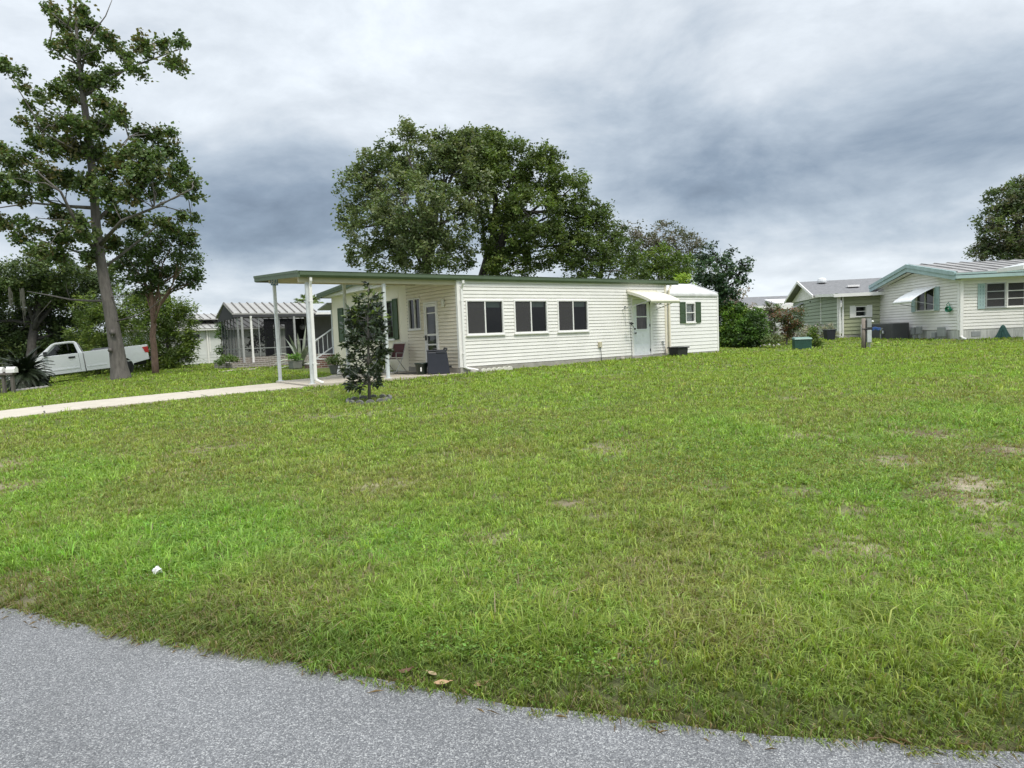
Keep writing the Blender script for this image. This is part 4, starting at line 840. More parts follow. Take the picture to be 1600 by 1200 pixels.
def limb(mb, a, b, r0, r1, rg, n=6, wig=.06, k=7):
    a = np.array(a, float); b = np.array(b, float); L = np.linalg.norm(b - a); pts = []
    for i in range(k): t = i / (k - 1); pts.append(a + (b - a) * t + rg.normal(size=3) * L * wig * (t * (1 - t) * 2) + np.array([0, 0, L * .06 * math.sin(t * math.pi)]))
    mb.tube(pts, [r0 + (r1 - r0) * i / (k - 1) for i in range(k)], n, .08); return pts
def tree(name, label, cat, px, Y, lobes, trunk_r=.3, leaf=.22, crad=.45, pal=None, seed=1, per=1.0, nleaf=40, bark_=None, base_py=None, twig=True, top=None, keep=.86, shell=.55, up=.35, aspect=.55, droop=0, mt_=None, group=None, zb=None, dr=.85, multi=1):
    rg = np.random.default_rng(seed); b = at(px, 540, Y); z = gz(b.x, b.y) if zb is None else zb; base = np.array([b.x, b.y, z])
    root = empty(name, tuple(base), 0, label, cat, group); LB = []
    for (x, y, rx, ry, *dy) in lobes:
        yy_ = Y + (dy[0] if dy else 0); c = at(x, y, yy_); q = yy_ / FPX; LB.append((np.array(c) - base, (rx * q, max(rx * q * dr, .3), ry * q)))
    crown(LB, rg, per, leaf, crad, pal, shell, mt_, root, up=up, aspect=aspect, nleaf=nleaf, droop=droop, keep=keep)
    mb = MB(); cen = np.mean([l[0] for l in LB], 0); tp = np.array([cen[0] * .8, cen[1] * .8, max(cen[2], 1)]) if top is None else np.array(at(top[0], top[1], Y)) - base
    for mI in range(multi):
        o_ = np.array([(mI - (multi - 1) / 2) * trunk_r * 2.2, 0, -.15]); tpp = tp + (rg.normal(size=3) * np.array([1.2, 1, .3]) if multi > 1 else 0)
        tr = limb(mb, o_, tpp, trunk_r, trunk_r * .45, rg, 10, .010, 9)
        for i, (c, r_) in enumerate(LB):
            if multi > 1 and i % multi != mI: continue
            j = rg.integers(4, 9); 
            p_ = limb(mb, tr[j], c * .97, trunk_r * .36, trunk_r * .10, rg, 6, .08)
            if twig:
                for _ in range(4):
                    d = rg.normal(size=3); d /= np.linalg.norm(d); limb(mb, p_[rg.integers(3, 7)], c + d * np.array(r_) * .85, trunk_r * .11, trunk_r * .03, rg, 4, .12, 5)
    mb.build('trunk', bark_ or bark, root, True); return root
P_oak = [(.060, .080, .030), (.075, .098, .038), (.052, .072, .030), (.088, .108, .045), (.10, .115, .062)]
P_dark = [(.042, .060, .017), (.052, .075, .020), (.070, .100, .024), (.034, .048, .016), (.085, .112, .028)]
P_lite = [(.055, .085, .016), (.070, .105, .018), (.042, .066, .015), (.085, .115, .024)]
P_gum = [(.046, .072, .024), (.058, .088, .030), (.036, .056, .020), (.072, .100, .034), (.078, .072, .032), (.062, .080, .030)]
P_shrub = [(.030, .055, .018), (.045, .085, .018), (.065, .12, .022), (.024, .04, .016)]
P_grey = [(.075, .072, .055), (.06, .062, .045), (.05, .058, .036), (.09, .083, .07)]

# sweetgum at the left, limbs traced in depth around its own trunk
def sweetgum():
    rg = np.random.default_rng(21); Y = 26.5; b = at(190, 592, Y); base = np.array([b.x, b.y, gz(b.x, b.y)])
    root = empty('sweetgum_tree', tuple(base), 0, 'tall sweetgum with straight grey trunk in front of the white pickup', 'tree')
    W = lambda x, y, dy=0: np.array(at(x, y, Y + dy)) - base
    mb = MB()
    tk = [(190, 600, .43), (189, 590, .38), (186, 572, .31), (182, 545, .275), (178, 520, .255), (171, 480, .225), (163, 440, .20), (156, 400, .185), (150, 350, .165), (147, 300, .15), (140, 230, .13), (132, 165, .125), (125, 115, .09), (120, 60, .06), (118, 0, .04), (118, -60, .02)]
    mb.tube([W(x, y) for x, y, _ in tk], [r_ for *_, r_ in tk], 16, .05)
    limbs = [([(134, 148, 0), (160, 132, .5), (200, 106, 1.2), (240, 92, 1.8), (282, 76, 2.2)], .07), ([(66, 208, -1.5), (52, 178, -1.8), (32, 145, -2), (8, 108, -2.2)], .035), ([(142, 245, 0), (110, 230, -.8), (66, 206, -1.5)], .06),
             ([(148, 325, 0), (105, 322, 1), (50, 317, 1.6), (-10, 326, 2)], .08), ([(152, 395, 0), (120, 350, -1), (95, 300, -1.8), (60, 270, -2.2)], .09), ([(165, 425, 0), (140, 400, 1.2), (95, 385, 2), (50, 372, 2.6)], .07),
             ([(150, 250, 0), (176, 244, -.5), (201, 214, -.9)], .045), ([(150, 345, 0), (190, 310, 1), (240, 270, 1.6), (268, 215, 2)], .08), ([(155, 385, 0), (190, 345, -1), (240, 325, -1.8), (300, 295, -2.2)], .08),
             ([(160, 420, 0), (200, 390, 1), (250, 350, 1.8), (300, 350, 2.4)], .06), ([(126, 118, 0), (136, 70, .3), (150, 45, .4), (165, 25, .5), (175, 0, .6)], .045), ([(119, 60, 0), (105, 40, -.5), (80, 20, -.8)], .04),
             ([(170, 470, 0), (140, 470, .6), (110, 468, 1.1), (80, 462, 1.5), (42, 455, 1.9)], .06), ([(182, 502, 0), (215, 493, -.5), (232, 484, -.7), (255, 465, -1)], .035), ([(120, 100, 0), (100, 90, .5), (80, 84, .9)], .04),
             ([(172, 465, 0), (190, 463, -.5), (208, 459, -.8)], .02), ([(110, 468, 1.1), (105, 455, 1.1), (103, 440, 1.1)], .015), ([(80, 470, 1.5), (62, 490, 1.6), (50, 505, 1.6)], .015), ([(151, 200, 0), (160, 205, .2), (170, 190, .4)], .03), ([(128, 200, 0), (100, 190, 1), (88, 165, 1.4)], .04)]
    for pts, r0 in limbs: mb.tube([W(*p) for p in pts], [r0 * (1 - .75 * i / (len(pts) - 1)) for i in range(len(pts))], 7, .1)
    cl = [(80, 14, 14, 12), (92, 30, 14, 12), (104, 42, 14, 12), (123, 18, 12, 14), (123, 38, 14, 12), (144, 40, 14, 12), (88, 77, 15, 12), (108, 68, 14, 14), (126, 80, 18, 18), (149, 88, 16, 14), (171, 60, 15, 13), (178, 72, 12, 10), (197, 88, 15, 13), (221, 66, 13, 13), (230, 82, 15, 11), (256, 68, 15, 11), (280, 63, 13, 8), (267, 96, 16, 11), (284, 106, 9, 7), (219, 117, 12, 7), (205, 105, 12, 10), (172, 112, 16, 12), (176, 135, 8, 10),
          (8, 106, 12, 11), (32, 117, 10, 10), (38, 137, 12, 7), (60, 148, 8, 12), (45, 165, 9, 8), (66, 160, 7, 8), (36, 192, 12, 9), (55, 180, 8, 7), (96, 140, 17, 17), (112, 155, 14, 14), (118, 125, 16, 16), (130, 130, 16, 18), (152, 125, 18, 16), (168, 165, 20, 14), (186, 178, 17, 14), (192, 190, 10, 9), (80, 192, 20, 15), (105, 185, 16, 14), (128, 200, 24, 18), (155, 195, 24, 18),
          (60, 222, 20, 14), (88, 228, 24, 18), (120, 235, 28, 22), (152, 245, 26, 24), (178, 262, 22, 20), (222, 210, 16, 14), (212, 232, 14, 12), (245, 215, 16, 18), (267, 208, 13, 14), (262, 235, 22, 18), (238, 245, 18, 16), (282, 262, 16, 16), (300, 285, 13, 12), (268, 285, 18, 16), (240, 270, 18, 15), (212, 270, 22, 20), (195, 240, 16, 16),
          (16, 248, 20, 15), (2, 232, 14, 12), (40, 250, 16, 13), (32, 278, 20, 16), (5, 280, 16, 15), (66, 272, 22, 18), (8, 305, 18, 14), (38, 308, 16, 12), (104, 282, 26, 22), (72, 300, 18, 14), (136, 290, 22, 22), (170, 300, 24, 22), (10, 350, 18, 14), (36, 346, 14, 10), (57, 356, 15, 12), (98, 335, 24, 18), (94, 372, 26, 16), (127, 358, 26, 22), (180, 338, 22, 20), (205, 305, 22, 18), (241, 300, 15, 13), (283, 292, 15, 10), (300, 308, 10, 12),
          (215, 345, 18, 16), (249, 345, 20, 10), (283, 337, 13, 8), (310, 340, 8, 8), (300, 366, 10, 10), (270, 360, 18, 10), (60, 392, 20, 12), (95, 402, 24, 14), (140, 400, 20, 16), (30, 372, 16, 10), (175, 380, 20, 18)]
    LB = [(W(x, y, rg.uniform(-2.0, 2.0) * min(1, abs(x - 145) / 90 + .35)), (rx * Y / FPX * .86, rx * Y / FPX, ry * Y / FPX * 1.0)) for x, y, rx, ry in cl]
    crown(LB, rg, 1.75, .13, .25, P_gum, .05, LM, root, up=.35, aspect=.95, nleaf=25, fold=.1, keep=.88)
    pts = np.concatenate([np.array([W(*q) for q in l[0]]) for l in limbs] + [np.array([W(x, y) for x, y, _ in tk[7:-1]])])
    for c, r_ in LB:
        d = np.linalg.norm(pts - c, axis=1) + (pts[:, 2] > c[2]) * .5
        if d.min() < 2.3: limb(mb, pts[d.argmin()], c, .028, .008, rg, 5, .08, 5)
        for _ in range(2): limb(mb, c, c + rg.normal(size=3) * np.array(r_) * .7, .010, .004, rg, 3, .1, 4)
    for (x, y, r_) in ((184, 520, .09), (180, 547, .06)): mb.lathe([(r_ * 1.5, -.02), (r_, .05), (r_ * .4, .03)], tuple(W(x, y) + np.array([0, -.33, 0])), 12, 'y')
    mb.build('trunk', bark, root, True)
sweetgum()
# second tree, slim brown trunk behind it
tree('slender_tree', 'slim brown-trunked tree with a dark round crown right of the sweetgum', 'tree', 240, 29.5,
     [(225, 378, 32, 26), (268, 372, 26, 20), (255, 405, 34, 26), (210, 412, 28, 26, 1), (292, 408, 20, 18, -1), (300, 436, 16, 14), (262, 438, 28, 18), (225, 445, 24, 16), (195, 425, 18, 20, 1), (312, 428, 10, 10), (296, 378, 14, 12)], trunk_r=.155, leaf=.15, crad=.27, pal=[(.030, .050, .016), (.042, .066, .020), (.055, .085, .026), (.026, .040, .014)], seed=5, nleaf=30, bark_=bark_r, top=(236, 440), per=1.35)
# big oaks behind the home
tree('live_oak', 'broad grey-green oak behind the carport end of the white home', 'tree', 668, 44,
     [(650, 250, 62, 46), (600, 275, 46, 46, 1), (560, 300, 34, 36), (548, 345, 24, 26), (585, 350, 44, 42, -2), (640, 320, 60, 52, -3), (700, 270, 52, 50, 1), (700, 340, 46, 50, -2), (560, 395, 26, 18), (600, 400, 42, 26, -1), (660, 400, 48, 32, -2), (710, 400, 34, 26), (740, 300, 30, 60, -1), (735, 230, 24, 30), (700, 228, 26, 24), (720, 224, 22, 24), (640, 208, 18, 16), (636, 192, 7, 8), (575, 255, 18, 18), (725, 250, 34, 40, 2), (645, 370, 40, 34, -3)],
     trunk_r=.38, leaf=.22, crad=.42, pal=P_oak, seed=3, nleaf=46, per=1.0, top=(668, 330), keep=.84)
tree('camphor_tree', 'taller glossy deep-green tree behind the middle of the white home', 'tree', 748, 47,
     [(750, 250, 46, 42), (800, 250, 44, 36, -1), (775, 300, 52, 48, -2), (845, 275, 40, 34), (885, 305, 34, 34, -1), (830, 330, 52, 44, -3), (895, 350, 36, 34, -1), (920, 335, 22, 24), (790, 370, 50, 42, -2), (850, 385, 46, 40, -2), (900, 390, 36, 30, -1), (760, 222, 28, 20), (735, 212, 16, 12), (860, 250, 24, 18), (905, 278, 16, 12), (840, 235, 18, 12), (800, 415, 40, 26, -2), (945, 340, 16, 22), (760, 260, 34, 40, -2)],
     trunk_r=.40, leaf=.22, crad=.42, pal=P_dark, seed=4, nleaf=50, per=1.1, bark_=bark_d, top=(775, 330), multi=3)
tree('laurel_tree', 'low rounded green tree right of the tallest crowns behind the home', 'tree', 925, 45,
     [(920, 400, 34, 36), (950, 380, 26, 30, 1), (935, 345, 18, 18, 1), (955, 420, 32, 26), (900, 425, 26, 26), (975, 400, 26, 34, 2), (990, 425, 24, 20, 2), (962, 365, 18, 24, 2)], trunk_r=.2, leaf=.20, crad=.4, pal=[(.048, .070, .018), (.036, .055, .017), (.060, .085, .022)], seed=6, nleaf=44)
tree('bare_twiggy_tree', 'thin grey tree with open twiggy crown far behind the home', 'tree', 1035, 66,
     [(1010, 372, 28, 24), (1045, 368, 30, 22, 1), (1075, 385, 24, 26), (1000, 400, 28, 30), (1040, 400, 34, 30), (1085, 415, 22, 24), (978, 360, 12, 12)], trunk_r=.3, leaf=.26, crad=.55, pal=P_grey, seed=7, nleaf=30, keep=.75, per=1.15, bark_=mat('pale grey bark', (.30, .27, .25), .9, .2, 8), dr=.7)
tree('yellow_green_tree', 'bright mid-green bushy tree above the right end of the roof', 'tree', 1030, 50,
     [(1030, 405, 30, 22), (1005, 415, 22, 20), (1055, 418, 24, 20), (1030, 430, 40, 18), (1070, 415, 20, 26, 2)], trunk_r=.15, leaf=.2, crad=.4, pal=P_lite, seed=8, nleaf=44)
tree('lime_shrub', 'small lime-green shrub top between roof end and shed', 'shrub', 1066, 36, [(1064, 438, 14, 9), (1080, 440, 12, 9)], trunk_r=.05, leaf=.14, crad=.3, pal=[(.15, .21, .03), (.12, .18, .025)], seed=9, nleaf=40)
tree('citrus_tree', 'dark leafy tree with upright leafy shoots behind the shed', 'tree', 1115, 33.5,
     [(1112, 420, 30, 26), (1135, 440, 24, 24), (1105, 455, 30, 30), (1130, 470, 26, 26), (1150, 420, 13, 14), (1163, 418, 8, 9), (1168, 410, 5, 6), (1098, 398, 14, 16), (1128, 400, 12, 14), (1140, 397, 6, 8), (1158, 436, 10, 10), (1112, 386, 7, 8), (1145, 500, 20, 26, 1), (1120, 505, 20, 28, 1)], trunk_r=.16, leaf=.17, crad=.28, pal=[(.022, .045, .022), (.034, .062, .026), (.046, .08, .034), (.018, .032, .016)], seed=10, nleaf=30, bark_=bark_d, mt_=LM_gloss)
tree('withered_shrub', 'brownish pink half-bare tall shrub before the distant grey roof', 'shrub', 1150, 36, [(1150, 465, 20, 16), (1165, 478, 14, 16), (1140, 480, 16, 18), (1165, 455, 8, 8)], trunk_r=.05, leaf=.12, crad=.26, pal=[(.17, .13, .11), (.12, .11, .07), (.20, .16, .15)], seed=12, nleaf=22, keep=.7)
tree('round_shrub', 'large round bright-topped shrub right beside the shed', 'shrub', 1150, 33, [(1146, 490, 22, 18), (1160, 505, 20, 22), (1144, 518, 20, 22), (1160, 525, 20, 16), (1140, 530, 16, 12)], trunk_r=.06, leaf=.13, crad=.22, pal=[(.045, .085, .018), (.075, .13, .02), (.095, .15, .025), (.032, .055, .016)], seed=13, nleaf=40, per=1.6)
tree('dark_shrub', 'dense dark green shrub in front of the round one', 'shrub', 1178, 32, [(1176, 505, 20, 16), (1170, 522, 20, 17), (1186, 525, 16, 14), (1182, 492, 11, 11), (1178, 531, 20, 9), (1160, 531, 14, 9)], trunk_r=.06, leaf=.12, crad=.2, pal=P_shrub, seed=14, nleaf=44, per=1.6)
tree('leggy_shrub', 'tall loose shrub with lighter tip behind the white stones', 'shrub', 1206, 35, [(1204, 525, 10, 10), (1200, 485, 11, 16), (1208, 498, 12, 18), (1202, 515, 10, 14), (1210, 480, 9, 9), (1192, 500, 8, 10)], trunk_r=.05, leaf=.11, crad=.2, pal=[(.05, .075, .025), (.075, .11, .022), (.10, .08, .08)], seed=15, nleaf=28, keep=.8)
tree('vase_shrub', 'narrow-based dark shrub fanning out toward the green house', 'shrub', 1228, 33.5, [(1230, 522, 9, 10), (1232, 505, 14, 14), (1222, 490, 14, 12), (1238, 500, 16, 16), (1230, 515, 10, 14), (1248, 492, 9, 12), (1215, 503, 10, 14), (1246, 512, 9, 10)], trunk_r=.06, leaf=.11, crad=.2, pal=[(.035, .048, .020), (.05, .065, .028), (.12, .065, .04)], seed=16, nleaf=30, keep=.8)
tree('low_shrub', 'small knee-high green shrub beside the green utility box', 'shrub', 1273, 29, [(1272, 531, 11, 8), (1268, 524, 7, 6), (1281, 536, 6, 5), (1272, 516, 4, 6)], trunk_r=.03, leaf=.10, crad=.14, pal=P_lite + [(.05, .08, .02)], seed=17, nleaf=24, zb=gz(at(1273, 540, 29).x, 29))
tree('weedy_clump', 'sprawling low grey-green weeds among pale stones', 'plant', 1212, 31, [(1206, 533, 10, 5), (1220, 527, 10, 6), (1198, 529, 6, 6)], trunk_r=.02, leaf=.10, crad=.14, pal=[(.07, .10, .035), (.09, .10, .05)], seed=18, nleaf=18)
tree('dry_hedge', 'long grey twiggy hedge against the green clapboard wall', 'hedge', 1278, 36.5, [(1252, 520, 9, 8), (1266, 518, 10, 8), (1280, 519, 10, 9), (1292, 517, 9, 9), (1302, 520, 8, 10), (1258, 512, 5, 4), (1296, 509, 4, 4)], trunk_r=.03, leaf=.09, crad=.2, pal=[(.20, .19, .17), (.15, .15, .12), (.24, .22, .20), (.12, .13, .08)], seed=19, nleaf=30, dr=.5)
tree('right_oak', 'dark oak rising behind the teal-trimmed white house', 'tree', 1600, 52,
     [(1575, 310, 34, 22), (1545, 345, 18, 24), (1610, 300, 40, 30), (1560, 375, 30, 28), (1600, 350, 50, 45, -1), (1530, 392, 16, 12), (1570, 400, 44, 22), (1640, 330, 50, 50), (1640, 400, 50, 30), (1590, 290, 10, 10)], trunk_r=.45, leaf=.24, crad=.45, pal=[(.035, .050, .022), (.048, .068, .026), (.065, .088, .03), (.09, .09, .06)], seed=20, nleaf=44, bark_=bark_d)
# left backdrop trees
tree('mossy_oak', 'wide dark oak hung with grey moss at the left edge', 'tree', 40, 41,
     [(30, 430, 40, 26), (85, 420, 36, 26), (-20, 440, 40, 30), (60, 455, 44, 26, 1), (120, 440, 34, 30, 2), (20, 480, 44, 26, 2), (95, 480, 40, 28, 3), (150, 455, 26, 30, 3), (10, 530, 40, 30, 2), (65, 525, 42, 28, 2), (-40, 500, 40, 50, 1), (110, 515, 30, 26, 3), (30, 560, 44, 24, 2), (80, 560, 40, 22, 2), (-30, 560, 50, 26, 2), (110, 550, 30, 24, 3), (62, 400, 16, 12), (170, 430, 20, 20, 4)],
     trunk_r=.35, leaf=.19, crad=.40, pal=[(.030, .046, .018), (.042, .062, .022), (.055, .078, .028), (.075, .098, .034), (.024, .036, .014)], seed=22, nleaf=50, per=1.6, bark_=bark_d, droop=.12)
tree('weeping_shrub', 'tall yellow-green weeping shrub filling behind the pickup cab', 'shrub', 150, 38,
     [(140, 480, 24, 26), (165, 500, 30, 34), (130, 525, 26, 24), (185, 470, 22, 28), (150, 545, 34, 22), (195, 520, 24, 34), (200, 555, 28, 22), (165, 562, 34, 18), (210, 480, 20, 30), (130, 560, 30, 18)], trunk_r=.10, leaf=.22, crad=.32, pal=[(.075, .105, .022), (.10, .135, .028), (.055, .082, .018), (.042, .065, .018)], seed=23, nleaf=44, per=1.2, droop=.25, aspect=.22)
tree('bottlebrush_tree', 'rounded feathery green tree between pickup tail and far white house', 'tree', 262, 36.5,
     [(262, 485, 30, 28), (285, 505, 20, 28), (240, 510, 28, 34), (270, 530, 30, 26), (250, 470, 22, 18), (285, 540, 16, 18), (235, 545, 26, 20), (295, 478, 9, 12), (222, 480, 20, 28), (250, 560, 28, 14), (278, 556, 22, 14), (225, 560, 22, 14)], trunk_r=.12, leaf=.22, crad=.32, pal=[(.085, .125, .022), (.058, .09, .018), (.040, .062, .016), (.11, .145, .03)], seed=24, nleaf=46, per=1.25, droop=.25, aspect=.22)
tree('distant_shrub', 'dark low shrub against the far white house wall beside the porch', 'shrub', 346, 36.5, [(346, 525, 6, 20), (347, 545, 6, 12), (344, 508, 4, 8)], trunk_r=.04, leaf=.12, crad=.2, pal=P_shrub, seed=25, nleaf=30)
tree('bed_plant', 'low leafy plants in the block bed at the porch corner', 'plant', 352, 31.2, [(350, 560, 10, 4), (364, 561, 8, 4), (343, 566, 6, 4)], trunk_r=.015, leaf=.10, crad=.12, pal=[(.06, .10, .025), (.09, .13, .04)], seed=26, nleaf=18)
tree('porch_fern', 'big leafy plants inside the screened porch', 'plant', 405, 33.3, [(405, 530, 16, 14), (392, 540, 10, 10), (420, 520, 10, 12)], trunk_r=.015, leaf=.13, crad=.2, pal=P_shrub, seed=27, nleaf=22, zb=1.0)
tree('tree_line', 'low dark wood closing the view far behind the left houses', 'tree', 60, 70, [(x, 528 + (x % 7), 34, 16) for x in range(-120, 330, 42)], trunk_r=.2, leaf=.4, crad=.8, pal=P_dark, seed=28, nleaf=34, twig=False)
tree('roadside_hedge', 'dark hedge closing the gap behind the mailbox and sago palm', 'hedge', 60, 47, [(x, 548 - x * .02, 30, 24) for x in range(-90, 190, 34)], trunk_r=.1, leaf=.2, crad=.4, pal=[(.030, .046, .018), (.045, .066, .022), (.060, .086, .026)], seed=33, nleaf=44, per=1.3)
# little magnolia in the lawn ringed with edging stones
def young_tree():
    rg = np.random.default_rng(31); Y = 13.0; b = at(577, 626, Y); base = np.array([b.x, b.y, gz(b.x, b.y)]); q = Y / FPX
    root = empty('young_magnolia', tuple(base), 0, 'young dark-leaved tree with thin trunk standing alone in the lawn', 'tree')
    W = lambda x, y, dy=0: np.array(at(x, y, Y + dy)) - base
    mb = MB(); tk = [(577, 630), (577, 600), (575, 570), (576, 530), (575, 500), (576, 470), (576, 446)]; T = [W(*p) for p in tk]; mb.tube(T, [.035, .03, .027, .022, .017, .011, .005], 8, .1)
    lob = [(576, 450, 4, 6), (577, 466, 9, 8), (559, 468, 8, 6), (563, 480, 8, 7), (590, 468, 7, 7), (578, 484, 18, 9), (548, 492, 10, 8), (562, 494, 14, 9), (590, 492, 14, 9), (545, 506, 13, 9), (566, 510, 18, 10), (588, 508, 17, 10), (600, 514, 8, 9), (552, 524, 16, 9), (575, 528, 20, 8), (598, 530, 10, 9), (546, 540, 14, 8), (564, 545, 18, 9), (588, 545, 18, 10), (604, 550, 8, 8), (549, 560, 10, 8), (568, 562, 13, 8), (592, 558, 9, 6), (535, 577, 6, 7), (545, 583, 10, 6), (562, 582, 12, 9), (582, 578, 13, 8), (548, 598, 8, 7), (558, 592, 13, 8), (576, 590, 14, 8), (590, 588, 7, 6), (545, 606, 5, 5), (560, 606, 5, 5), (588, 600, 6, 5)]
    Pt = []; Dr = []; Cc = []
    for (x, y, rx, ry) in lob:
        x = 576 + (x - 576) * .90; rx *= .85; c = W(x, y, rg.uniform(-.38, .38) * min(1, rx / 12 + .3)); j = np.argmin([abs(t[2] - (c[2] - .1)) for t in T]); a = T[j]; limb(mb, a, c, .009, .004, rg, 5, .06, 5)
        for _ in range(int(5 + rx * ry * .062)):
            e = c + rg.normal(size=3) * np.array([rx * q * .5, rx * q * .5, ry * q * .5]); limb(mb, c, e, .004, .002, rg, 3, .1, 3)
            out = e - a; out /= np.linalg.norm(out) + 1e-6
            for _ in range(6):
                Pt.append(e + rg.normal(size=3) * .022); v = rg.normal(size=3) * .75 + out * .9 + np.array([0, 0, -.25 if y > 475 else .5]); Dr.append(v / np.linalg.norm(v)); Cc.append(1 if y < 500 and rg.random() < .45 else 0)
    Pt = np.array(Pt); Dr = np.array(Dr); V, Fc = leaf_cloud(Pt, .125, rg, .5, .42, .3, Dr)
    pal = np.where(np.array(Cc)[:, None] == 1, np.array([.11, .15, .035]), np.array([.046, .066, .036])); C = np.clip(pal * (1 + rg.normal(size=(len(Pt), 1)) * .35), .004, 1)
    fast('crown', V, Fc, LM_gloss, np.repeat(C, 4, 0), root); mb.build('trunk', bark, root, True)
    M_st = mat('grey cast edging', (.17, .17, .155), .95, .25, 12, .4, 60); P0 = None
    for k in range(13):
        a = 2 * math.pi * k / 13 + .12; x = b.x + math.cos(a) * .42; y = b.y + math.sin(a) * .40
        if P0 is None:
            mb = MB(); mb.prism([(-.085, -.05), (.085, -.05), (.085, .045), (.06, .078), (.0, .095), (-.06, .078), (-.085, .045)], lambda u_, v_: (u_, -.025, v_), lambda u_, v_: (u_, .025, v_)); o = mb.build('edging_stone', M_st, bevel=.008); P0 = o
        else: o = P0.copy(); col.objects.link(o)
        o.location = (x, y, gz(x, y) - .02); o.rotation_euler = (R(rg.uniform(-6, 6)), 0, a + math.pi / 2)
        sd1 = 'street side' if math.sin(a) < -.35 else ('house side' if math.sin(a) > .35 else 'end'); sd2 = 'left' if math.cos(a) < -.3 else ('right' if math.cos(a) > .3 else 'middle'); tag(o, 'scalloped grey edging stone at the %s %s of the ring round the young tree' % (sd2, sd1), 'edging stone', 'edging stones round the young tree')
young_tree()
# hanging moss on the left oak, and a fan palm behind the porch roof
def moss():
    rg = np.random.default_rng(41); root = [o for o in bpy.data.objects if o.name == 'mossy_oak'][0]; b = np.array(root.location)
    M_moss = mat('grey hanging moss', (.10, .10, .08), .95, .2, 20)
    for (x, y, L, w_) in ((15, 450, 1.1, .03), (34, 452, 1.8, .03)):
        mb = MB()
        for k in range(22):
            c = np.array(at(x, y, 36)) - b + rg.normal(size=3) * np.array([w_, w_, .06]); l_ = L * rg.uniform(.4, 1.0); p = [c]
            for j in range(4): p.append(p[-1] + np.array([rg.normal() * .02, rg.normal() * .02, -l_ / 4]))
            mb.tube(p, [.012, .014, .012, .009, .004], 3, cap=False)
        mb.build('hanging_moss', M_moss, root)
moss()
def frond_fan(mb, c, d, L, rg, n=11, w_=.05, spread=.9, droop=.35):
    d = np.array(d, float); d /= np.linalg.norm(d); s_ = np.cross(d, [0, 0, 1]); s_ /= np.linalg.norm(s_) + 1e-6; u_ = np.cross(s_, d)
    for k in range(n):
        a = (k / (n - 1) - .5) * 2 * spread; v = d * math.cos(a) + s_ * math.sin(a); l_ = L * (1 - .25 * abs(a)); m_ = c + v * l_ * .55; t = c + v * l_ + np.array([0, 0, -droop * l_]); q = np.cross(v, u_) * w_
        mb.add([c, m_ + q, t, m_ - q], [(0, 1, 2, 3)])
def fan_palm():
    rg = np.random.default_rng(43); b = at(482, 540, 52); root = empty('fan_palm', (b.x, b.y, .6), 0, 'fan palm top showing above the shingled porch roof', 'palm tree'); top = np.array(at(482, 474, 52)) - np.array([b.x, b.y, .6])
    mb = MB()
    for k in range(34):
        d = rg.normal(size=3); d[2] = abs(d[2]) * .8 - .2; d /= np.linalg.norm(d); c = top + d * np.array([.7, .7, .35]); mb.tube([top, c], [.02, .012], 4, cap=False); frond_fan(mb, c, d, .75, rg)
    mb.build('crown', mat('palm frond', (.16, .22, .06), .5, .3, 4), root); mb = MB(); mb.tube([(0, 0, -.1), tuple(top * np.array([1, 1, .5])), tuple(top)], [.2, .16, .15], 10, .1); mb.build('trunk', bark, root)
fan_palm()
def sago():
    rg = np.random.default_rng(44); b = at(40, 602, 27.4); z = gz(b.x, b.y); root = empty('sago_palm', (b.x, b.y, z), 0, 'dark spreading sago palm beside the white mailbox', 'palm plant')
    M_s = mat('dark sago frond', (.020, .032, .013), .5, .45, 5); mb = MB(); top = np.array([0, 0, .72])
    for k in range(230):
        a = rg.uniform(0, 2 * math.pi); el_ = rg.uniform(-.9, 1.35); L = rg.uniform(.95, 1.3); p = [top + np.array([0, 0, rg.uniform(-.35, .15)])]; v = np.array([math.cos(a) * math.cos(el_), math.sin(a) * math.cos(el_), math.sin(el_)])
        for j in range(9): v = v + np.array([0, 0, -.13]); v /= np.linalg.norm(v); p.append(p[-1] + v * L / 9)
        mb.tube(p, [.014] * 9 + [.004], 3, cap=False); s_ = np.cross(v, [0, 0, 1.]); s_ /= np.linalg.norm(s_) + 1e-6
        for j in range(1, 9):
            for t in (0, .33, .66):
                c = p[j] + (p[j + 1] - p[j]) * t; ll = .17 * math.sin(min(1, (j + t) / 9 + .12) * math.pi) + .04; f_ = (p[j + 1] - p[j]) / (L / 9)
                for sg in (-1, 1): e_ = c + s_ * sg * ll + f_ * ll * .5 + np.array([0, 0, -.02]); mb.add([c - f_ * .022, e_, c + f_ * .030], [(0, 1, 2)])
    mb.build('frond_crown', M_s, root); mb = MB(); mb.lathe([(.22, -.1), (.25, .1), (.24, .4), (.16, .62), (.05, .7)], (0, 0, 0), 14); mb.build('trunk', bark_d, root, True)
    M_r = mat('grey bed stone', (.26, .25, .23), .9, .2, 10)
    for k, (x, y) in enumerate([(28, 610), (36, 609.5), (43, 608.5), (51, 607.5), (58, 606), (65, 604.5), (72, 603)]):
        p = at(x, y, 26.2 + k * .03); mb = MB(); mb.lathe([(.10, -.03), (.12, .02), (.10, .07), (.04, .10)], (0, 0, 0), 9); o = mb.build('bed_stone', M_r, None, True); o.location = (p.x, p.y, gz(p.x, p.y)); tag(o, 'small grey stone edging the bed below the sago palm', 'stone', 'stones below the sago palm')
sago()
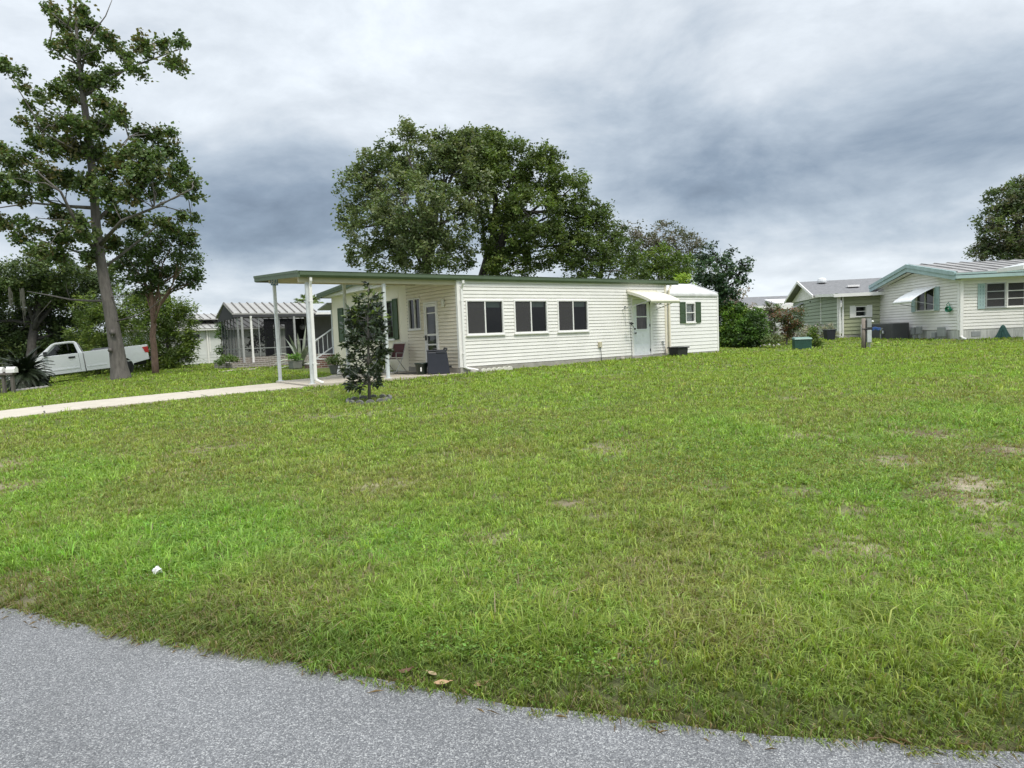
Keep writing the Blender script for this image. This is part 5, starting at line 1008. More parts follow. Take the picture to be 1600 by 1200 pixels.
def agave():
    rg = np.random.default_rng(45); b = at(471, 575, 29.2); z = gz(b.x, b.y); root = empty('agave_plant', (b.x, b.y, z), 0, 'big grey-green agave with arching striped leaves before the porch', 'agave')
    M_a = mat('grey green agave leaf', (.17, .21, .17), .5, .25, 3, c2=(.34, .36, .26))
    def blade(a, el_, L, w_, curl):
        mb = MB(); p = np.array([0, 0, .05]); v = np.array([math.cos(a) * math.cos(el_), math.sin(a) * math.cos(el_), math.sin(el_)]); s_ = np.array([-math.sin(a), math.cos(a), 0]); rows = []
        for j in range(9):
            t = j / 8; ww = w_ * (.55 + .9 * math.sin(t * math.pi * .75)) * (1 - t ** 3); nrm = np.cross(s_, v); rows.append([p - s_ * ww, p + nrm * -ww * .35, p + s_ * ww]); v = v + np.array([0, 0, -curl]); v /= np.linalg.norm(v); p = p + v * L / 8
        vs_ = [q for r_ in rows for q in r_]; mb.add(vs_, [(3 * j + k, 3 * j + k + 1, 3 * j + k + 4, 3 * j + k + 3) for j in range(8) for k in (0, 1)]); return mb
    sp_ = [(R(180), .75, 1.7, .07, .22), (R(0), .7, 1.8, .07, .20), (R(200), .35, 1.3, .07, .12), (R(-20), .45, 1.5, .07, .16), (R(60), 1.35, 1.9, .06, .0), (R(250), 1.2, 1.6, .07, .05), (R(300), 1.0, 1.6, .08, .12), (R(230), .9, 1.5, .08, .20), (R(330), 1.1, 1.7, .07, .04), (R(160), 1.2, 1.5, .07, .08), (R(120), .9, 1.5, .07, .15), (R(280), .6, 1.3, .08, .2), (R(20), 1.2, 1.4, .07, .1), (R(90), 1.0, 1.5, .07, .1), (R(205), 1.15, 1.5, .07, .22), (R(-45), .8, 1.4, .07, .22), (R(265), 1.45, 1.5, .06, .02), (R(190), .2, 1.0, .06, .1), (R(350), .2, 1.1, .06, .08)]
    for a in sp_: blade(*a).build('leaf', M_a, root, True)
agave()

# ------------------------------------------------------------------ pickup truck
def pickup():
    P0 = at(191, 560, 34.0); P1 = P0 + Vector((-.86, -.51, 0)) * 3.65                    # rear and front axle stations
    zr, zf = gz(P0.x, P0.y), gz(P1.x, P1.y)
    root = empty('pickup_truck', (P0.x, P0.y, zr), 0, 'white single-cab pickup parked nose-down behind the sweetgum trunk', 'pickup truck')
    pit = math.atan2(zr - zf, 3.65)
    # local: x forward (towards the nose), y to the truck's left (towards the camera after the half turn)... wheels at x=0 and 3.62
    root.matrix_world = Matrix.Translation((P0.x, P0.y, zr)) @ Matrix.Rotation(math.atan2(-.51, -.86), 4, 'Z') @ Matrix.Rotation(pit, 4, 'Y')
    M_p = mat('white truck paint', (.78, .79, .80), .22, .03, 1, coat=.6); M_t = mat('tyre rubber', (.02, .02, .021), .8); M_rim = mat('steel rim', (.40, .41, .42), .35, .1, 8, metal=.7)
    M_blk = mat('black plastic', (.02, .02, .022), .55); M_red = mat('red lamp lens', (.45, .02, .02), .2, .15, 12, coat=.5); M_clr = mat('clear lamp lens', (.6, .6, .6), .15, .1, 12)
    WBx = 3.65
    def arch(cx_, r_, n_=10): return [(cx_ + r_ * math.cos(math.pi * k / n_), .38 + r_ * math.sin(math.pi * k / n_)) for k in range(n_ + 1)]
    rear = [(-1.22, .62), (-.52, .50)] + arch(0, .50)[::-1][0:] + [(.52, .42), (1.50, .42), (1.50, 1.36), (-1.26, 1.36)]
    HWd = 1.0
    def side_panel(poly, name, y0=HWd - .07, y1=HWd):
        for sg in (-1, 1):
            mb = MB(); n_ = len(poly); mb.prism(poly, lambda a, b: (a, sg * y0, b), lambda a, b: (a, sg * y1, b)); o = mb.build(name, M_p, root, bevel=.012)
    # front body incl. cab lower: from x=1.53 to nose
    nose = WBx + .93
    front = [(1.53, .42), (WBx - .52, .42)] + arch(WBx, .50)[::-1] + [(WBx + .52, .42), (nose, .45), (nose + .03, .80), (nose - .02, 1.12), (nose - .25, 1.20), (3.32, 1.30), (3.30, 1.33), (1.53, 1.33)]
    side_panel(rear, 'bed_side'); side_panel(front, 'body_side', HWd - .16, HWd - .005)
    mb = MB(); mb.box(-1.24, -1.18, -.93, .93, .62, 1.35); mb.box(-1.2, 1.5, -.93, .93, .62, .68); mb.box(1.42, 1.50, -.93, .93, .6, 1.36); mb.build('tailgate', M_p, root)
    mb = MB(); mb.hexa([(3.30, -.86, 1.27), (nose - .2, -.86, 1.14), (nose - .2, .86, 1.14), (3.30, .86, 1.27)], [(3.30, -.86, 1.335), (nose - .2, -.84, 1.20), (nose - .2, .84, 1.20), (3.30, .86, 1.335)]); mb.build('hood', M_p, root, bevel=.02)
    mb = MB(); mb.box(nose - .05, nose + .02, -.85, .85, .5, 1.12); mb.build('grille', M_blk, root)
    mb = MB(); mb.box(1.6, nose - .1, -.8, .8, .40, .46); mb.box(-1.1, 1.6, -.5, .5, .40, .6); mb.build('chassis', M_blk, root)
    # cab greenhouse: roof panel, pillars as a shell with glass set in
    zb_, zt = 1.33, 1.93; xb0, xb1 = 1.55, 3.36; xt0, xt1 = 1.74, 2.62; wb, wt = .985, .74
    def yw(z): return wb + (wt - wb) * (z - zb_) / (zt - zb_)
    mb = MB()
    prof_ = [(xb0, zb_), (xt0 - .03, zt - .10), (xt0 + .06, zt - .015), (xt0 + .3, zt + .01), (xt1 - .05, zt), (xt1 + .12, zt - .06), (xb1, zb_)]
    wprof = [(xb0 + .16, zb_ + .05), (xt0 + .10, zt - .12), (xt1 + .0, zt - .09), (xb1 - .33, zb_ + .08), (xb1 - .42, zb_ - .04), (xb0 + 1.0, zb_ - .02), (xb0 + .85, zb_ + .05)]
    # side frames around the window opening
    for sg in (-1, 1):
        out = prof_; inn = [(xb0 + .17, zb_ + .0), (xt0 + .09, zt - .14), (xt0 + .14, zt - .10), (xt0 + .3, zt - .09), (xt1 - .08, zt - .10), (xt1 + .04, zt - .14), (xb1 - .22, zb_ + .0)]
        vs_ = [(a, sg * yw(b), b) for a, b in out] + [(a, sg * yw(b), b) for a, b in inn] + [(a, sg * (yw(b) - .05), b) for a, b in inn]; n_ = 7
        fs = [(i, i + 1, n_ + i + 1, n_ + i) for i in range(6)] + [(n_ + i, n_ + i + 1, 2 * n_ + i + 1, 2 * n_ + i) for i in range(6)]; mb.add(vs_, fs)
    vs_ = [(a, -yw(b), b) for a, b in prof_[1:6]] + [(a, yw(b), b) for a, b in prof_[1:6]]; mb.add(vs_, [(i, i + 1, 5 + i + 1, 5 + i) for i in range(4)])
    mb.build('cab_frame', M_p, root, True)
    M_wg = glass('truck glass', (.30, .34, .30))
    for sg in (-1, 1):
        q = MB(); pts = [(xb0 + .15, zb_), (xt0 + .08, zt - .15), (xt0 + .14, zt - .10), (xt1 - .08, zt - .10), (xt1 + .06, zt - .15), (xb1 - .18, zb_)]
        v_ = [(a, sg * (yw(b) - .02), b) for a, b in pts]; q.add(v_ if sg < 0 else v_[::-1], [tuple(range(6))]); w_ = q.build('side_window', M_wg, root)
        q = MB(); q.box(xb0 + .52, xb0 + .56, sg * (yw(1.6) + .0) - .015, sg * (yw(1.6) + .0) + .015, zb_, zt - .12); q.build('divider', M_blk, w_)
        q = MB(); q.box(xb1 - .42, xb1 - .27, sg * 1.0 - .0 if sg > 0 else sg * 1.2, sg * 1.2 if sg > 0 else sg * 1.0, zb_ + .0, zb_ + .22); q.build('mirror', M_blk, root, bevel=.02)
        q = MB(); q.box(1.86, 2.13, sg * .995 if sg > 0 else sg * 1.03, sg * 1.03 if sg > 0 else sg * .995, 1.12, 1.20); q.build('door_handle', M_blk, root, bevel=.01)
        q = MB(); q.box(1.515, 1.535, sg * .985 - .012, sg * .985 + .012, .44, 1.33); q.box(1.71, 1.722, sg * .993 - .004, sg * .993 + .004, .50, 1.32); q.box(3.14, 3.152, sg * .993 - .004, sg * .993 + .004, .50, 1.30); q.build('door_seam', M_blk, root)
        q = MB(); q.box(1.75, 3.1, sg * .995 if sg > 0 else sg * 1.012, sg * 1.012 if sg > 0 else sg * .995, .60, .68); q.box(.62, 1.45, sg * .995 if sg > 0 else sg * 1.010, sg * 1.010 if sg > 0 else sg * .995, .60, .68); q.build('door_moulding', M_p, root, bevel=.008)
        q = MB(); q.prism([(-1.265, .95), (-1.265, 1.27), (-1.0, 1.25), (-1.06, 1.12), (-1.10, .98)], lambda a, b: (a, sg * .97, b), lambda a, b: (a, sg * 1.012, b)); q.build('tail_light', M_red, root)
        q = MB(); q.box(nose - .22, nose + .01, sg * .72 if sg > 0 else sg * .99, sg * .99 if sg > 0 else sg * .72, .86, 1.10); q.build('headlight', M_clr, root)
        q = MB(); q.box(3.0, 3.3, sg * .6 - .25, sg * .6 + .25, 1.0, 1.1)
        for cx_ in (0, WBx):
            q = MB(); q.lathe([(.20, -.12), (.34, -.125), (.375, -.09), (.385, 0), (.375, .09), (.34, .125), (.20, .12)], (cx_, sg * .85, .385), 28, 'y'); w2 = q.build('wheel', M_t, root, True)
            q = MB(); q.lathe([(.02, sg * .10), (.09, sg * .115), (.10, sg * .07), (.19, sg * .05), (.235, sg * .12), (.24, sg * .02)], (cx_, sg * .85, .385), 20, 'y'); q.build('rim', M_rim, w2, True)
            q = MB(); q.lathe([(.50, -.30), (.505, -.02)], (cx_, sg * .85 + sg * .06, .38), 20, 'y'); q.build('wheel_well', M_blk, root)
    q = MB(); q.add([(xb1 - .03, -.86, zb_), (xb1 - .03, .86, zb_), (xt1 + .11, .70, zt - .09), (xt1 + .11, -.70, zt - .09)], [(0, 1, 2, 3)]); q.build('windscreen', M_wg, root)
    q = MB(); q.add([(xb0 + .02, .86, zb_ + .03), (xb0 + .02, -.86, zb_ + .03), (xt0 - .01, -.70, zt - .13), (xt0 - .01, .70, zt - .13)], [(0, 1, 2, 3)]); q.build('rear_window', M_wg, root)
    q = MB()
    for yy in (-.45, .45): q.box(1.95, 2.4, yy - .24, yy + .24, .9, 1.1); q.hexa([(1.80, yy - .22, 1.05), (1.95, yy - .22, 1.05), (1.95, yy + .22, 1.05), (1.80, yy + .22, 1.05)], [(1.72, yy - .2, 1.66), (1.82, yy - .2, 1.66), (1.82, yy + .2, 1.66), (1.72, yy + .2, 1.66)])
    q.box(3.0, 3.35, -.8, .8, 1.0, 1.33); q.build('seat', M_blk, root)
    q = MB(); q.box(-1.42, -1.25, -.92, .92, .52, .72); q.build('rear_bumper', M_blk, root, bevel=.03)
    q = MB(); q.box(nose, nose + .12, -.95, .95, .42, .68); q.build('front_bumper', M_rim, root, bevel=.03)
    q = MB(); q.hexa([(.2, -.7, 1.0), (1.3, -.7, 1.0), (1.3, .5, 1.0), (.2, .5, 1.0)], [(.3, -.6, 1.45), (1.2, -.6, 1.47), (1.2, .3, 1.45), (.3, .3, 1.42)]); o = q.build('bed_cargo', M_blk, None, bevel=.12); o.matrix_world = root.matrix_world.copy(); tag(o, 'dark covered load showing above the pickup bed side', 'load')
    for b_ in ():
        pass
pickup()

# ------------------------------------------------------------------ mailbox
mp_ = at(6, 610, 25.6); mbx = empty('mailbox_stand', (mp_.x - .15, mp_.y, gz(mp_.x, mp_.y)), 0, 'white mailbox rail on weathered timber posts at the left edge', 'mailbox')
M_wood = mat('weathered grey timber', (.13, .115, .10), .9, .3, 12, stretch=(6, 6, 1))
for x in (-.05, .18, .52):
    mb = MB(); mb.box(x - .05, x + .05, -.05, .05, -.2, .84); mb.build('post', M_wood, mbx)
mb = MB(); mb.box(-.6, .60, -.12, .12, .72, .80); mb.build('rail', M_wood, mbx)
for x0 in (-.60, -.12, .36):
    q = MB(); q.prism([(-.1, 0), (.1, 0), (.1, .14), (.06, .2), (0, .225), (-.06, .2), (-.1, .14)], lambda a, b: (x0, a, .80 + b), lambda a, b: (x0 + .34, a, .80 + b)); q.build('mailbox', M_trim, mbx)

# ------------------------------------------------------------------ things under the carport
M_navy = mat('dark navy plastic', (.022, .024, .036), .45, .1, 5); M_tube = mat('white painted tube', (.62, .62, .60), .35)
pb = HW(-.52, .42, -.035)
bn = empty('storage_bin', pb, RZ - R(28), 'large dark navy plastic bin standing at the corner downspout', 'bin')
mb = MB(); mb.hexa([(-.31, -.26, 0), (.34, -.26, 0), (.34, .26, 0), (-.31, .26, 0)], [(-.30, -.22, .66), (.27, -.22, .66), (.27, .22, .66), (-.30, .22, .66)]); mb.build('body', M_navy, bn, bevel=.03)
mb = MB(); mb.box(-.31, .28, -.23, .23, .66, .71); mb.box(-.05, .22, -.235, -.2, .60, .66); mb.build('lid', M_navy, bn, bevel=.015)
for x in (-.08, .23):
    mb = MB(); mb.tube([(x - .05, -.2, .70), (x - .03, -.2, .745), (x + .03, -.2, .745), (x + .05, -.2, .70)], .028, 8); mb.build('clip', M_black, bn, True)
mb = MB(); mb.box(.30, .40, -.1, .1, .17, .23); mb.build('foot_lever', M_black, bn)
pp = HW(-.92, .70, -.035); pl_ = empty('flower_bucket', pp, 0, 'dark green plastic bucket with pale streak left of the navy bin', 'bucket')
M_dg = mat('dark green plastic', (.018, .03, .022), .35, .2, 5)
mb = MB(); mb.lathe([(.13, 0), (.14, .02), (.185, .30), (.205, .31), (.205, .345), (.185, .345), (.16, .2), (.12, .05)], (0, 0, 0), 22); mb.build('body', M_dg, pl_, True)
mb = MB(); mb.box(-.01, .03, -.183, -.165, .10, .22); mb.build('sheen_streak', M_trim, pl_)  # pale strip standing in for the sheen on the bucket side
mt_p = [HW(-1.15, 1.15, -.03), HW(-.12, 1.15, -.03), HW(-.12, 2.1, -.03), HW(-1.15, 2.1, -.03)]
mb = MB(); mb.add([tuple(p) for p in mt_p] + [tuple(p + Vector((0, 0, .014))) for p in mt_p], [(0, 3, 2, 1), (4, 5, 6, 7), (0, 1, 5, 4), (1, 2, 6, 5), (2, 3, 7, 6), (3, 0, 4, 7)]); tag(mb.build('black_sheet', M_black), 'flat black sheet lying before the glazed storm door', 'sheet')  # thin flat black sheet on the slab
def chair(name, loc, rz, label, mfab, high=.95, cush=None):
    c = empty(name, loc, rz, label, 'chair', 'folding chairs under the carport')
    mb = MB()
    for y in (-.25, .25):
        mb.tube([(.28, y, 0), (-.12, y, .50), (-.30, y, high)], .014, 7); mb.tube([(-.28, y, 0), (.20, y, .46), (.24, y, .44)], .014, 7)
        mb.tube([(-.16, y, .62), (.22, y, .64)], .013, 7); mb.tube([(.22, y, .64), (.24, y, .44)], .012, 6)
    mb.tube([(-.30, -.25, high), (-.30, .25, high)], .014, 7); mb.tube([(.28, -.25, .02), (.28, .25, .02)], .012, 7); mb.tube([(-.28, -.25, .02), (-.28, .25, .02)], .012, 7)
    mb.build('frame', M_tube, c, True)
    mb = MB(); mb.hexa([(-.15, -.23, .42), (.24, -.23, .45), (.24, .23, .45), (-.15, .23, .42)], [(-.15, -.23, .44), (.24, -.23, .47), (.24, .23, .47), (-.15, .23, .44)]); mb.build('seat', cush or mfab, c)
    mb = MB(); mb.hexa([(-.135, -.23, .48), (-.115, -.23, .48), (-.115, .23, .48), (-.135, .23, .48)], [(-.305, -.23, high - .03), (-.285, -.23, high - .03), (-.285, .23, high - .03), (-.305, .23, high - .03)]); mb.build('backrest', mfab, c)
    for y in (-.25, .25):
        mb = MB(); mb.box(-.14, .22, y - .025, y + .025, .645, .665); mb.build('armrest', mfab, c)
    return c
M_mar = mat('maroon sling fabric', (.085, .025, .028), .7, .2, 8); M_blkf = mat('black slatted fabric', (.03, .028, .03), .7)
chair('folding_chair', HW(-.62, 3.05, -.035), RZ + R(205), 'maroon sling folding chair nearest the siding junction', M_mar)
chair('folding_chair', HW(-.95, 3.75, -.035), RZ + R(150), 'black folding chair with dark cushion half hidden behind a post', M_blkf, 1.0, cush=mat('dark green cushion', (.02, .06, .045), .8))
def potted(name, loc, label, r0, r1, h_, M_pot, pal, seed, ph, pr, cat='potted plant', leaf=.10, square=False):
    root = empty(name, loc, 0, label, cat); rg = np.random.default_rng(seed); mb = MB()
    mb.lathe([(r0, 0), (r0 * 1.05, .02), (r1, h_ - .03), (r1 * 1.06, h_ - .02), (r1 * 1.06, h_), (r1 * .9, h_), (r1 * .85, h_ - .05)], (0, 0, 0), 4 if square else 20); mb.build('pot', M_pot, root, not square)
    crown([(np.array([0, 0, h_ + ph * .5]), (pr, pr, ph * .6))], rg, 1.2, leaf, .12, pal, .2, LM, root, name='foliage', nleaf=16)
M_pot = mat('grey stone pot', (.16, .17, .15), .85, .2, 8); M_pot2 = mat('grey trough', (.19, .20, .18), .85, .15, 8)
p_ = at(524, 586, 21.9); potted('potted_plant', (p_.x, p_.y, pz), 'leafy plant in a round grey pot left of the young tree', .13, .19, .30, M_pot, [(.06, .085, .03), (.09, .12, .05)], 51, .34, .28)
p_ = at(462, 577, 28.0); potted('planter', (p_.x, p_.y, gz(p_.x, p_.y) + .02), 'square grey planter of fresh green plants under the agave', .26, .30, .32, M_pot2, [(.07, .13, .03), (.10, .17, .04)], 52, .30, .30, square=True)
p_ = at(592, 575, 23.0); potted('spider_plant', (p_.x, p_.y, pz), 'pale green arching plant behind the young tree foot', .11, .14, .2, M_pot, [(.14, .19, .07), (.2, .22, .12)], 53, .25, .30, leaf=.2)
gs = at(530.5, 587, 21.4); q = MB(); q.lathe([(.05, 0), (.07, .03), (.075, .10), (.05, .17), (.028, .21), (.03, .26), (.015, .29)], (0, 0, 0), 12); o = q.build('garden_ornament', M_trim, None, True); o.location = (gs.x, gs.y, pz); tag(o, 'small white garden ornament at the foot of the grey pot', 'ornament')
# white scalloped blocks along the wall foot
P0 = None
for k in range(6):
    s_k = .62 + k * .19
    if P0 is None:
        mb = MB(); mb.prism([(-.09, -.06), (.09, -.06), (.09, .03), (.06, .07), (.0, .085), (-.06, .07), (-.09, .03)], lambda a, b: (a, -.03, b), lambda a, b: (a, .03, b)); P0 = o = mb.build('edging_block', mat('white edging block', (.66, .64, .56), .8, .12, 8), bevel=.008)
    else: o = P0.copy(); col.objects.link(o)
    v_ = HW(s_k, -.30); o.location = (v_.x, v_.y, gz(v_.x, v_.y) + .03); o.rotation_euler = (0, 0, RZ); tag(o, 'cream scalloped edging block under the first wide window', 'edging block', 'cream edging blocks along the wall foot')
for k, (s_k, t_k, r_, lb) in enumerate([(.34, -.16, .10, 'grey rounded stone tucked under the corner downspout'), (9.35, -.1, .11, 'rough pale stone between the black tub and the shed'), (6.6, -.12, .09, 'flat pale paving stone at the foot of the bird hook')]):
    v_ = HW(s_k, t_k); q = MB(); q.lathe([(r_, -.03), (r_ * 1.1, .02), (r_ * .8, .07), (r_ * .3, .09)], (0, 0, 0), 9); o = q.build('stone', M_foot, None, True); o.location = (v_.x, v_.y, gz(v_.x, v_.y) + .02); tag(o, lb, 'stone')
# shepherd hook with bird, and tub
v_ = HW(6.87, -.32); sh = empty('shepherd_hook', (v_.x, v_.y, gz(v_.x, v_.y)), RZ, 'thin black garden hook topped by a little bird figure', 'garden hook')
mb = MB(); mb.tube([(0, 0, -.05), (-.02, 0, .6), (-.05, 0, 1.08), (-.03, 0, 1.17), (.04, 0, 1.20), (.10, 0, 1.15), (.15, 0, 1.06), (.20, 0, 1.04), (.22, 0, 1.09)], .009, 6); mb.build('pole', M_black, sh, True)
mb = MB(); mb.lathe([(.005, -.10), (.03, -.05), (.05, 0), (.035, .06), (.028, .09), (.005, .12)], (-.0, 0, 1.25), 10, 'x'); mb.add([(-.10, 0, 1.25), (-.20, .02, 1.30), (-.20, -.02, 1.30)], [(0, 1, 2)]); mb.add([(0, .03, 1.27), (-.06, .10, 1.36), (.03, .04, 1.28)], [(0, 1, 2)]); mb.build('bird', M_black, sh, True)
v_ = HW(9.12, -.50); tb = empty('planter_tub', (v_.x, v_.y, gz(v_.x, v_.y)), RZ, 'black square plastic tub between door and shed', 'tub')
mb = MB(); mb.hexa([(-.27, -.2, 0), (.27, -.2, 0), (.27, .2, 0), (-.27, .2, 0)], [(-.29, -.22, .30), (.29, -.22, .30), (.29, .22, .30), (-.29, .22, .30)]); mb.build('body', M_black, tb, bevel=.02)
mb = MB(); mb.box(-.33, .33, -.26, .26, .30, .345); mb.build('rim', M_black, tb, bevel=.01)

# ------------------------------------------------------------------ right lawn things
v_ = at(1253, 543, 28.6); ub = empty('utility_box', (v_.x, v_.y, gz(v_.x, v_.y) - .02), R(-8), 'low dark green metal utility box on the right lawn', 'utility box')
M_ub = mat('dark green utility paint', (.022, .075, .055), .45, .12, 4)
mb = MB(); mb.hexa([(-.34, -.22, 0), (.34, -.22, 0), (.34, .22, 0), (-.34, .22, 0)], [(-.34, -.22, .44), (.34, -.22, .44), (.34, .22, .46), (-.34, .22, .46)])
for k in range(5): mb.box(-.30, .30, -.226, -.22, .06 + k * .07, .075 + k * .07)
mb.build('body', M_ub, ub)
mb = MB(); mb.hexa([(-.36, -.25, .44), (.36, -.25, .44), (.36, .24, .46), (-.36, .24, .46)], [(-.34, -.22, .50), (.34, -.22, .50), (.34, .22, .53), (-.34, .22, .53)]); mb.build('lid', mat('pale green utility lid', (.16, .28, .24), .4, .1, 4), ub)
v_ = at(1351, 541, 27.0); mp2 = empty('meter_post', (v_.x, v_.y, gz(v_.x, v_.y) - .05), R(-6), 'weathered timber post carrying grey electric meter boxes', 'utility post')
mb = MB(); mb.tube([(-.05, 0, -.1), (-.05, 0, .6), (-.04, 0, 1.24)], [.075, .075, .07], 10, .08); mb.build('post', mat('pale old timber', (.25, .21, .18), .95, .25, 14, .4, 40, stretch=(4, 4, .6)), mp2, True)
mb = MB(); mb.box(.07, .24, -.08, .06, .86, 1.22); mb.build('meter_box', M_grey, mp2, bevel=.01)
mb = MB(); mb.box(.07, .24, -.085, .06, .26, .76); mb.build('breaker_box', mat('pale grey box', (.50, .52, .52), .5, .1, 5), mp2, bevel=.01)
mb = MB(); mb.tube([(.03, -.03, -.1), (.03, -.03, 1.15)], .026, 7); mb.build('conduit', M_black, mp2); mb = MB(); mb.tube([(.19, 0, -.1), (.19, 0, .26)], .03, 7); mb.tube([(.12, 0, -.1), (.12, 0, .26)], .02, 7); mb.build('conduit', M_grey, mp2)
mb = MB(); mb.tube([(-.13, -.06, .82), (.07, -.09, .80), (.30, -.03, .78)], .018, 6); mb.build('strap', M_black, mp2)
mb = MB(); mb.lathe([(.03, -.02), (.05, 0), (.05, .04), (.02, .06)], (.29, -.03, 1.08), 12); mb.build('lamp', M_trim, mp2, True)
mb = MB(); 
for k in range(3): mb.tube([(.28, -.05, .74 + .05 * k), (.38, -.07, .80 + .03 * k), (.50, -.05, .74 + .04 * k), (.60, -.02, .78 + .02 * k)], .02, 6)
mb.build('wire_bundle', mat('blue cable', (.03, .09, .30), .5), mp2)
# condenser enclosure and meters against the right house
def TH(x, y, z=0): a = R(-6); return Vector((19.99 + math.cos(a) * x - math.sin(a) * y, 29.70 + math.sin(a) * x + math.cos(a) * y, .71 + z))
ac = empty('air_conditioner', TH(-.62, 5.8, -.05), R(-6), 'large dark grey packaged air conditioner against the white gable wall', 'air conditioner')
mb = MB(); mb.box(-.40, .40, -1.75, 1.95, .0, .86); M_ac = mat('dark grey casing', (.085, .085, .09), .6, .12, 3); mb.build('casing', M_ac, ac, bevel=.01)
mb = MB()
for k in range(40): y = -1.7 + k * .092; mb.box(-.412, -.401, y, y + .02, .05, .80)
mb.build('grille', M_grey.copy() if False else M_ac, ac)
mb = MB(); mb.tube([(-.46, -.55, -.02), (-.46, -.55, .35), (-.48, -.65, .5), (-.43, -.7, .62)], .04, 8); mb.lathe([(.06, 0), (.07, .05), (.05, .18)], (-.46, -.85, .32), 10); mb.build('pipe', M_alu, ac)
mb = MB(); mb.tube([(-.5, 1.75, -.02), (-.5, 1.75, .84)], .035, 8); mb.build('drain_pipe', M_trim, ac)
for i, (y, w_, z0_, z1_, lb) in enumerate([(3.55, .16, .25, .62, 'grey meter box closest to the dark air conditioner'), (3.0, .18, .28, .66, 'pale grey meter box second from the air conditioner'), (1.55, .16, .10, .38, 'small dark grey pedestal box below the hose'), (.95, .26, .16, .60, 'wider grey meter pedestal beside the corner downspout')]):
    e_ = empty('meter_pedestal', TH(-.25, y, -.05), R(-6), lb, 'meter box', 'meter boxes along the white gable wall')
    mb = MB(); mb.box(-.07, .07, -w_, w_, z0_, z1_); mb.build('box', M_grey, e_, bevel=.02); mb = MB(); mb.tube([(0, 0, -.1), (0, 0, z0_)], .035, 8); mb.tube([(0, -w_ * .6, -.1), (0, -w_ * .6, z0_)], .022, 8); mb.build('conduit', M_alu, e_)
cv = TH(1.66, -.30, -.04); q = MB(); rg_ = np.random.default_rng(61); n_ = 26; vs_ = []
for k in range(n_):
    a = 2 * math.pi * k / n_; f_ = 1 + .16 * (k % 2) + rg_.uniform(-.08, .08); vs_ += [(math.cos(a) * .30 * f_, math.sin(a) * .22 * f_, 0), (math.cos(a) * .17 * f_, math.sin(a) * .13 * f_, .28), (math.cos(a) * .09, math.sin(a) * .07, .54)]
vs_.append((0, 0, .62)); q.add(vs_, [(3 * k + j, 3 * ((k + 1) % n_) + j, 3 * ((k + 1) % n_) + j + 1, 3 * k + j + 1) for k in range(n_) for j in (0, 1)] + [(3 * k + 2, 3 * ((k + 1) % n_) + 2, 3 * n_) for k in range(n_)])
o = q.build('draped_cover', mat('dark green netting', (.02, .075, .065), .7, .3, 14)); o.location = cv; tag(o, 'dark green cloth cone draped on the grass below the right windows', 'cover')
bv = at(1296, 530, 35.5); q = MB(); q.hexa([(-.2, -.2, 0), (.2, -.2, 0), (.2, .2, 0), (-.2, .2, 0)], [(-.24, -.24, .5), (.24, -.24, .5), (.24, .24, .5), (-.24, .24, .5)]); q.box(-.26, .26, -.26, .26, .5, .56); o = q.build('rubbish_bin', M_navy, bevel=.02); o.location = (bv.x, bv.y, gz(bv.x, bv.y)); tag(o, 'dark bin in front of the grey dry hedge', 'bin')
fv = at(1246, 513, 34.5); tf = empty('red_flower', (fv.x, fv.y, gz(fv.x, fv.y)), 0, 'single red bloom beside the dry hedge', 'flower'); q = MB(); q.tube([(0, 0, 0), (.03, 0, fv.z - gz(fv.x, fv.y))], .01, 5); q.build('stem', M_green, tf); q = MB(); hh_ = fv.z - gz(fv.x, fv.y)
for k in range(9): a = k * .7; q.add([(.03, 0, hh_), (.03 + .09 * math.cos(a), .09 * math.sin(a), hh_ + .06), (.03 + .10 * math.cos(a + .4), .10 * math.sin(a + .4), hh_ - .02)], [(0, 1, 2)])
q.build('bloom', mat('crimson petals', (.45, .02, .03), .6), tf)
rg_ = np.random.default_rng(62); P0 = None
for k, (x, y, sc_) in enumerate([(1172, 542, .8), (1179, 540, 1.7), (1186, 542, .9), (1194, 541, .8), (1201, 540, .8), (1208, 541, .7), (1216, 540, .8)]):
    p = ground_at(x, y)
    q = MB(); n_ = 9; q.lathe([(.05, -.03), (.11, 0), (.12, .05), (.08, .10), (.03, .12)], (0, 0, 0), n_); q.v = [tuple(np.array(v) * (1 + rg_.uniform(-.16, .16))) for v in q.v]; o = q.build('garden_rock', M_foot if k % 2 else M_skirt, None, True); o.location = (p.x, p.y, gz(p.x, p.y)); o.scale = (sc_, sc_, sc_)
    tag(o, 'largest pale rock below the dark shrub' if k == 1 else 'small pale rock in the line below the shrubs', 'rock', None if k == 1 else 'small pale rocks below the shrubs')
# chain link fence corner behind the shed
fcx = at(1128, 540, 37.5); fe = empty('fence', (fcx.x, fcx.y, gz(fcx.x, fcx.y)), R(4), 'waist-high grey mesh fence glimpsed between shed and shrubs', 'fence')
q = MB(); q.add([(-4, 0, 0), (5, 0, 0), (5, 0, .95), (-4, 0, .95)], [(0, 1, 2, 3)]); q.build('mesh_panel', screen('wire mesh', (.22, .22, .20), .6), fe)
q = MB(); q.tube([(-4, 0, .97), (5, 0, .97)], .025, 7); q.build('top_rail', M_alu, fe)
for x in (-4, -1, 2, 5): q = MB(); q.tube([(x, 0, -.1), (x, 0, 1.02)], .03, 8); q.build('post', M_alu, fe)

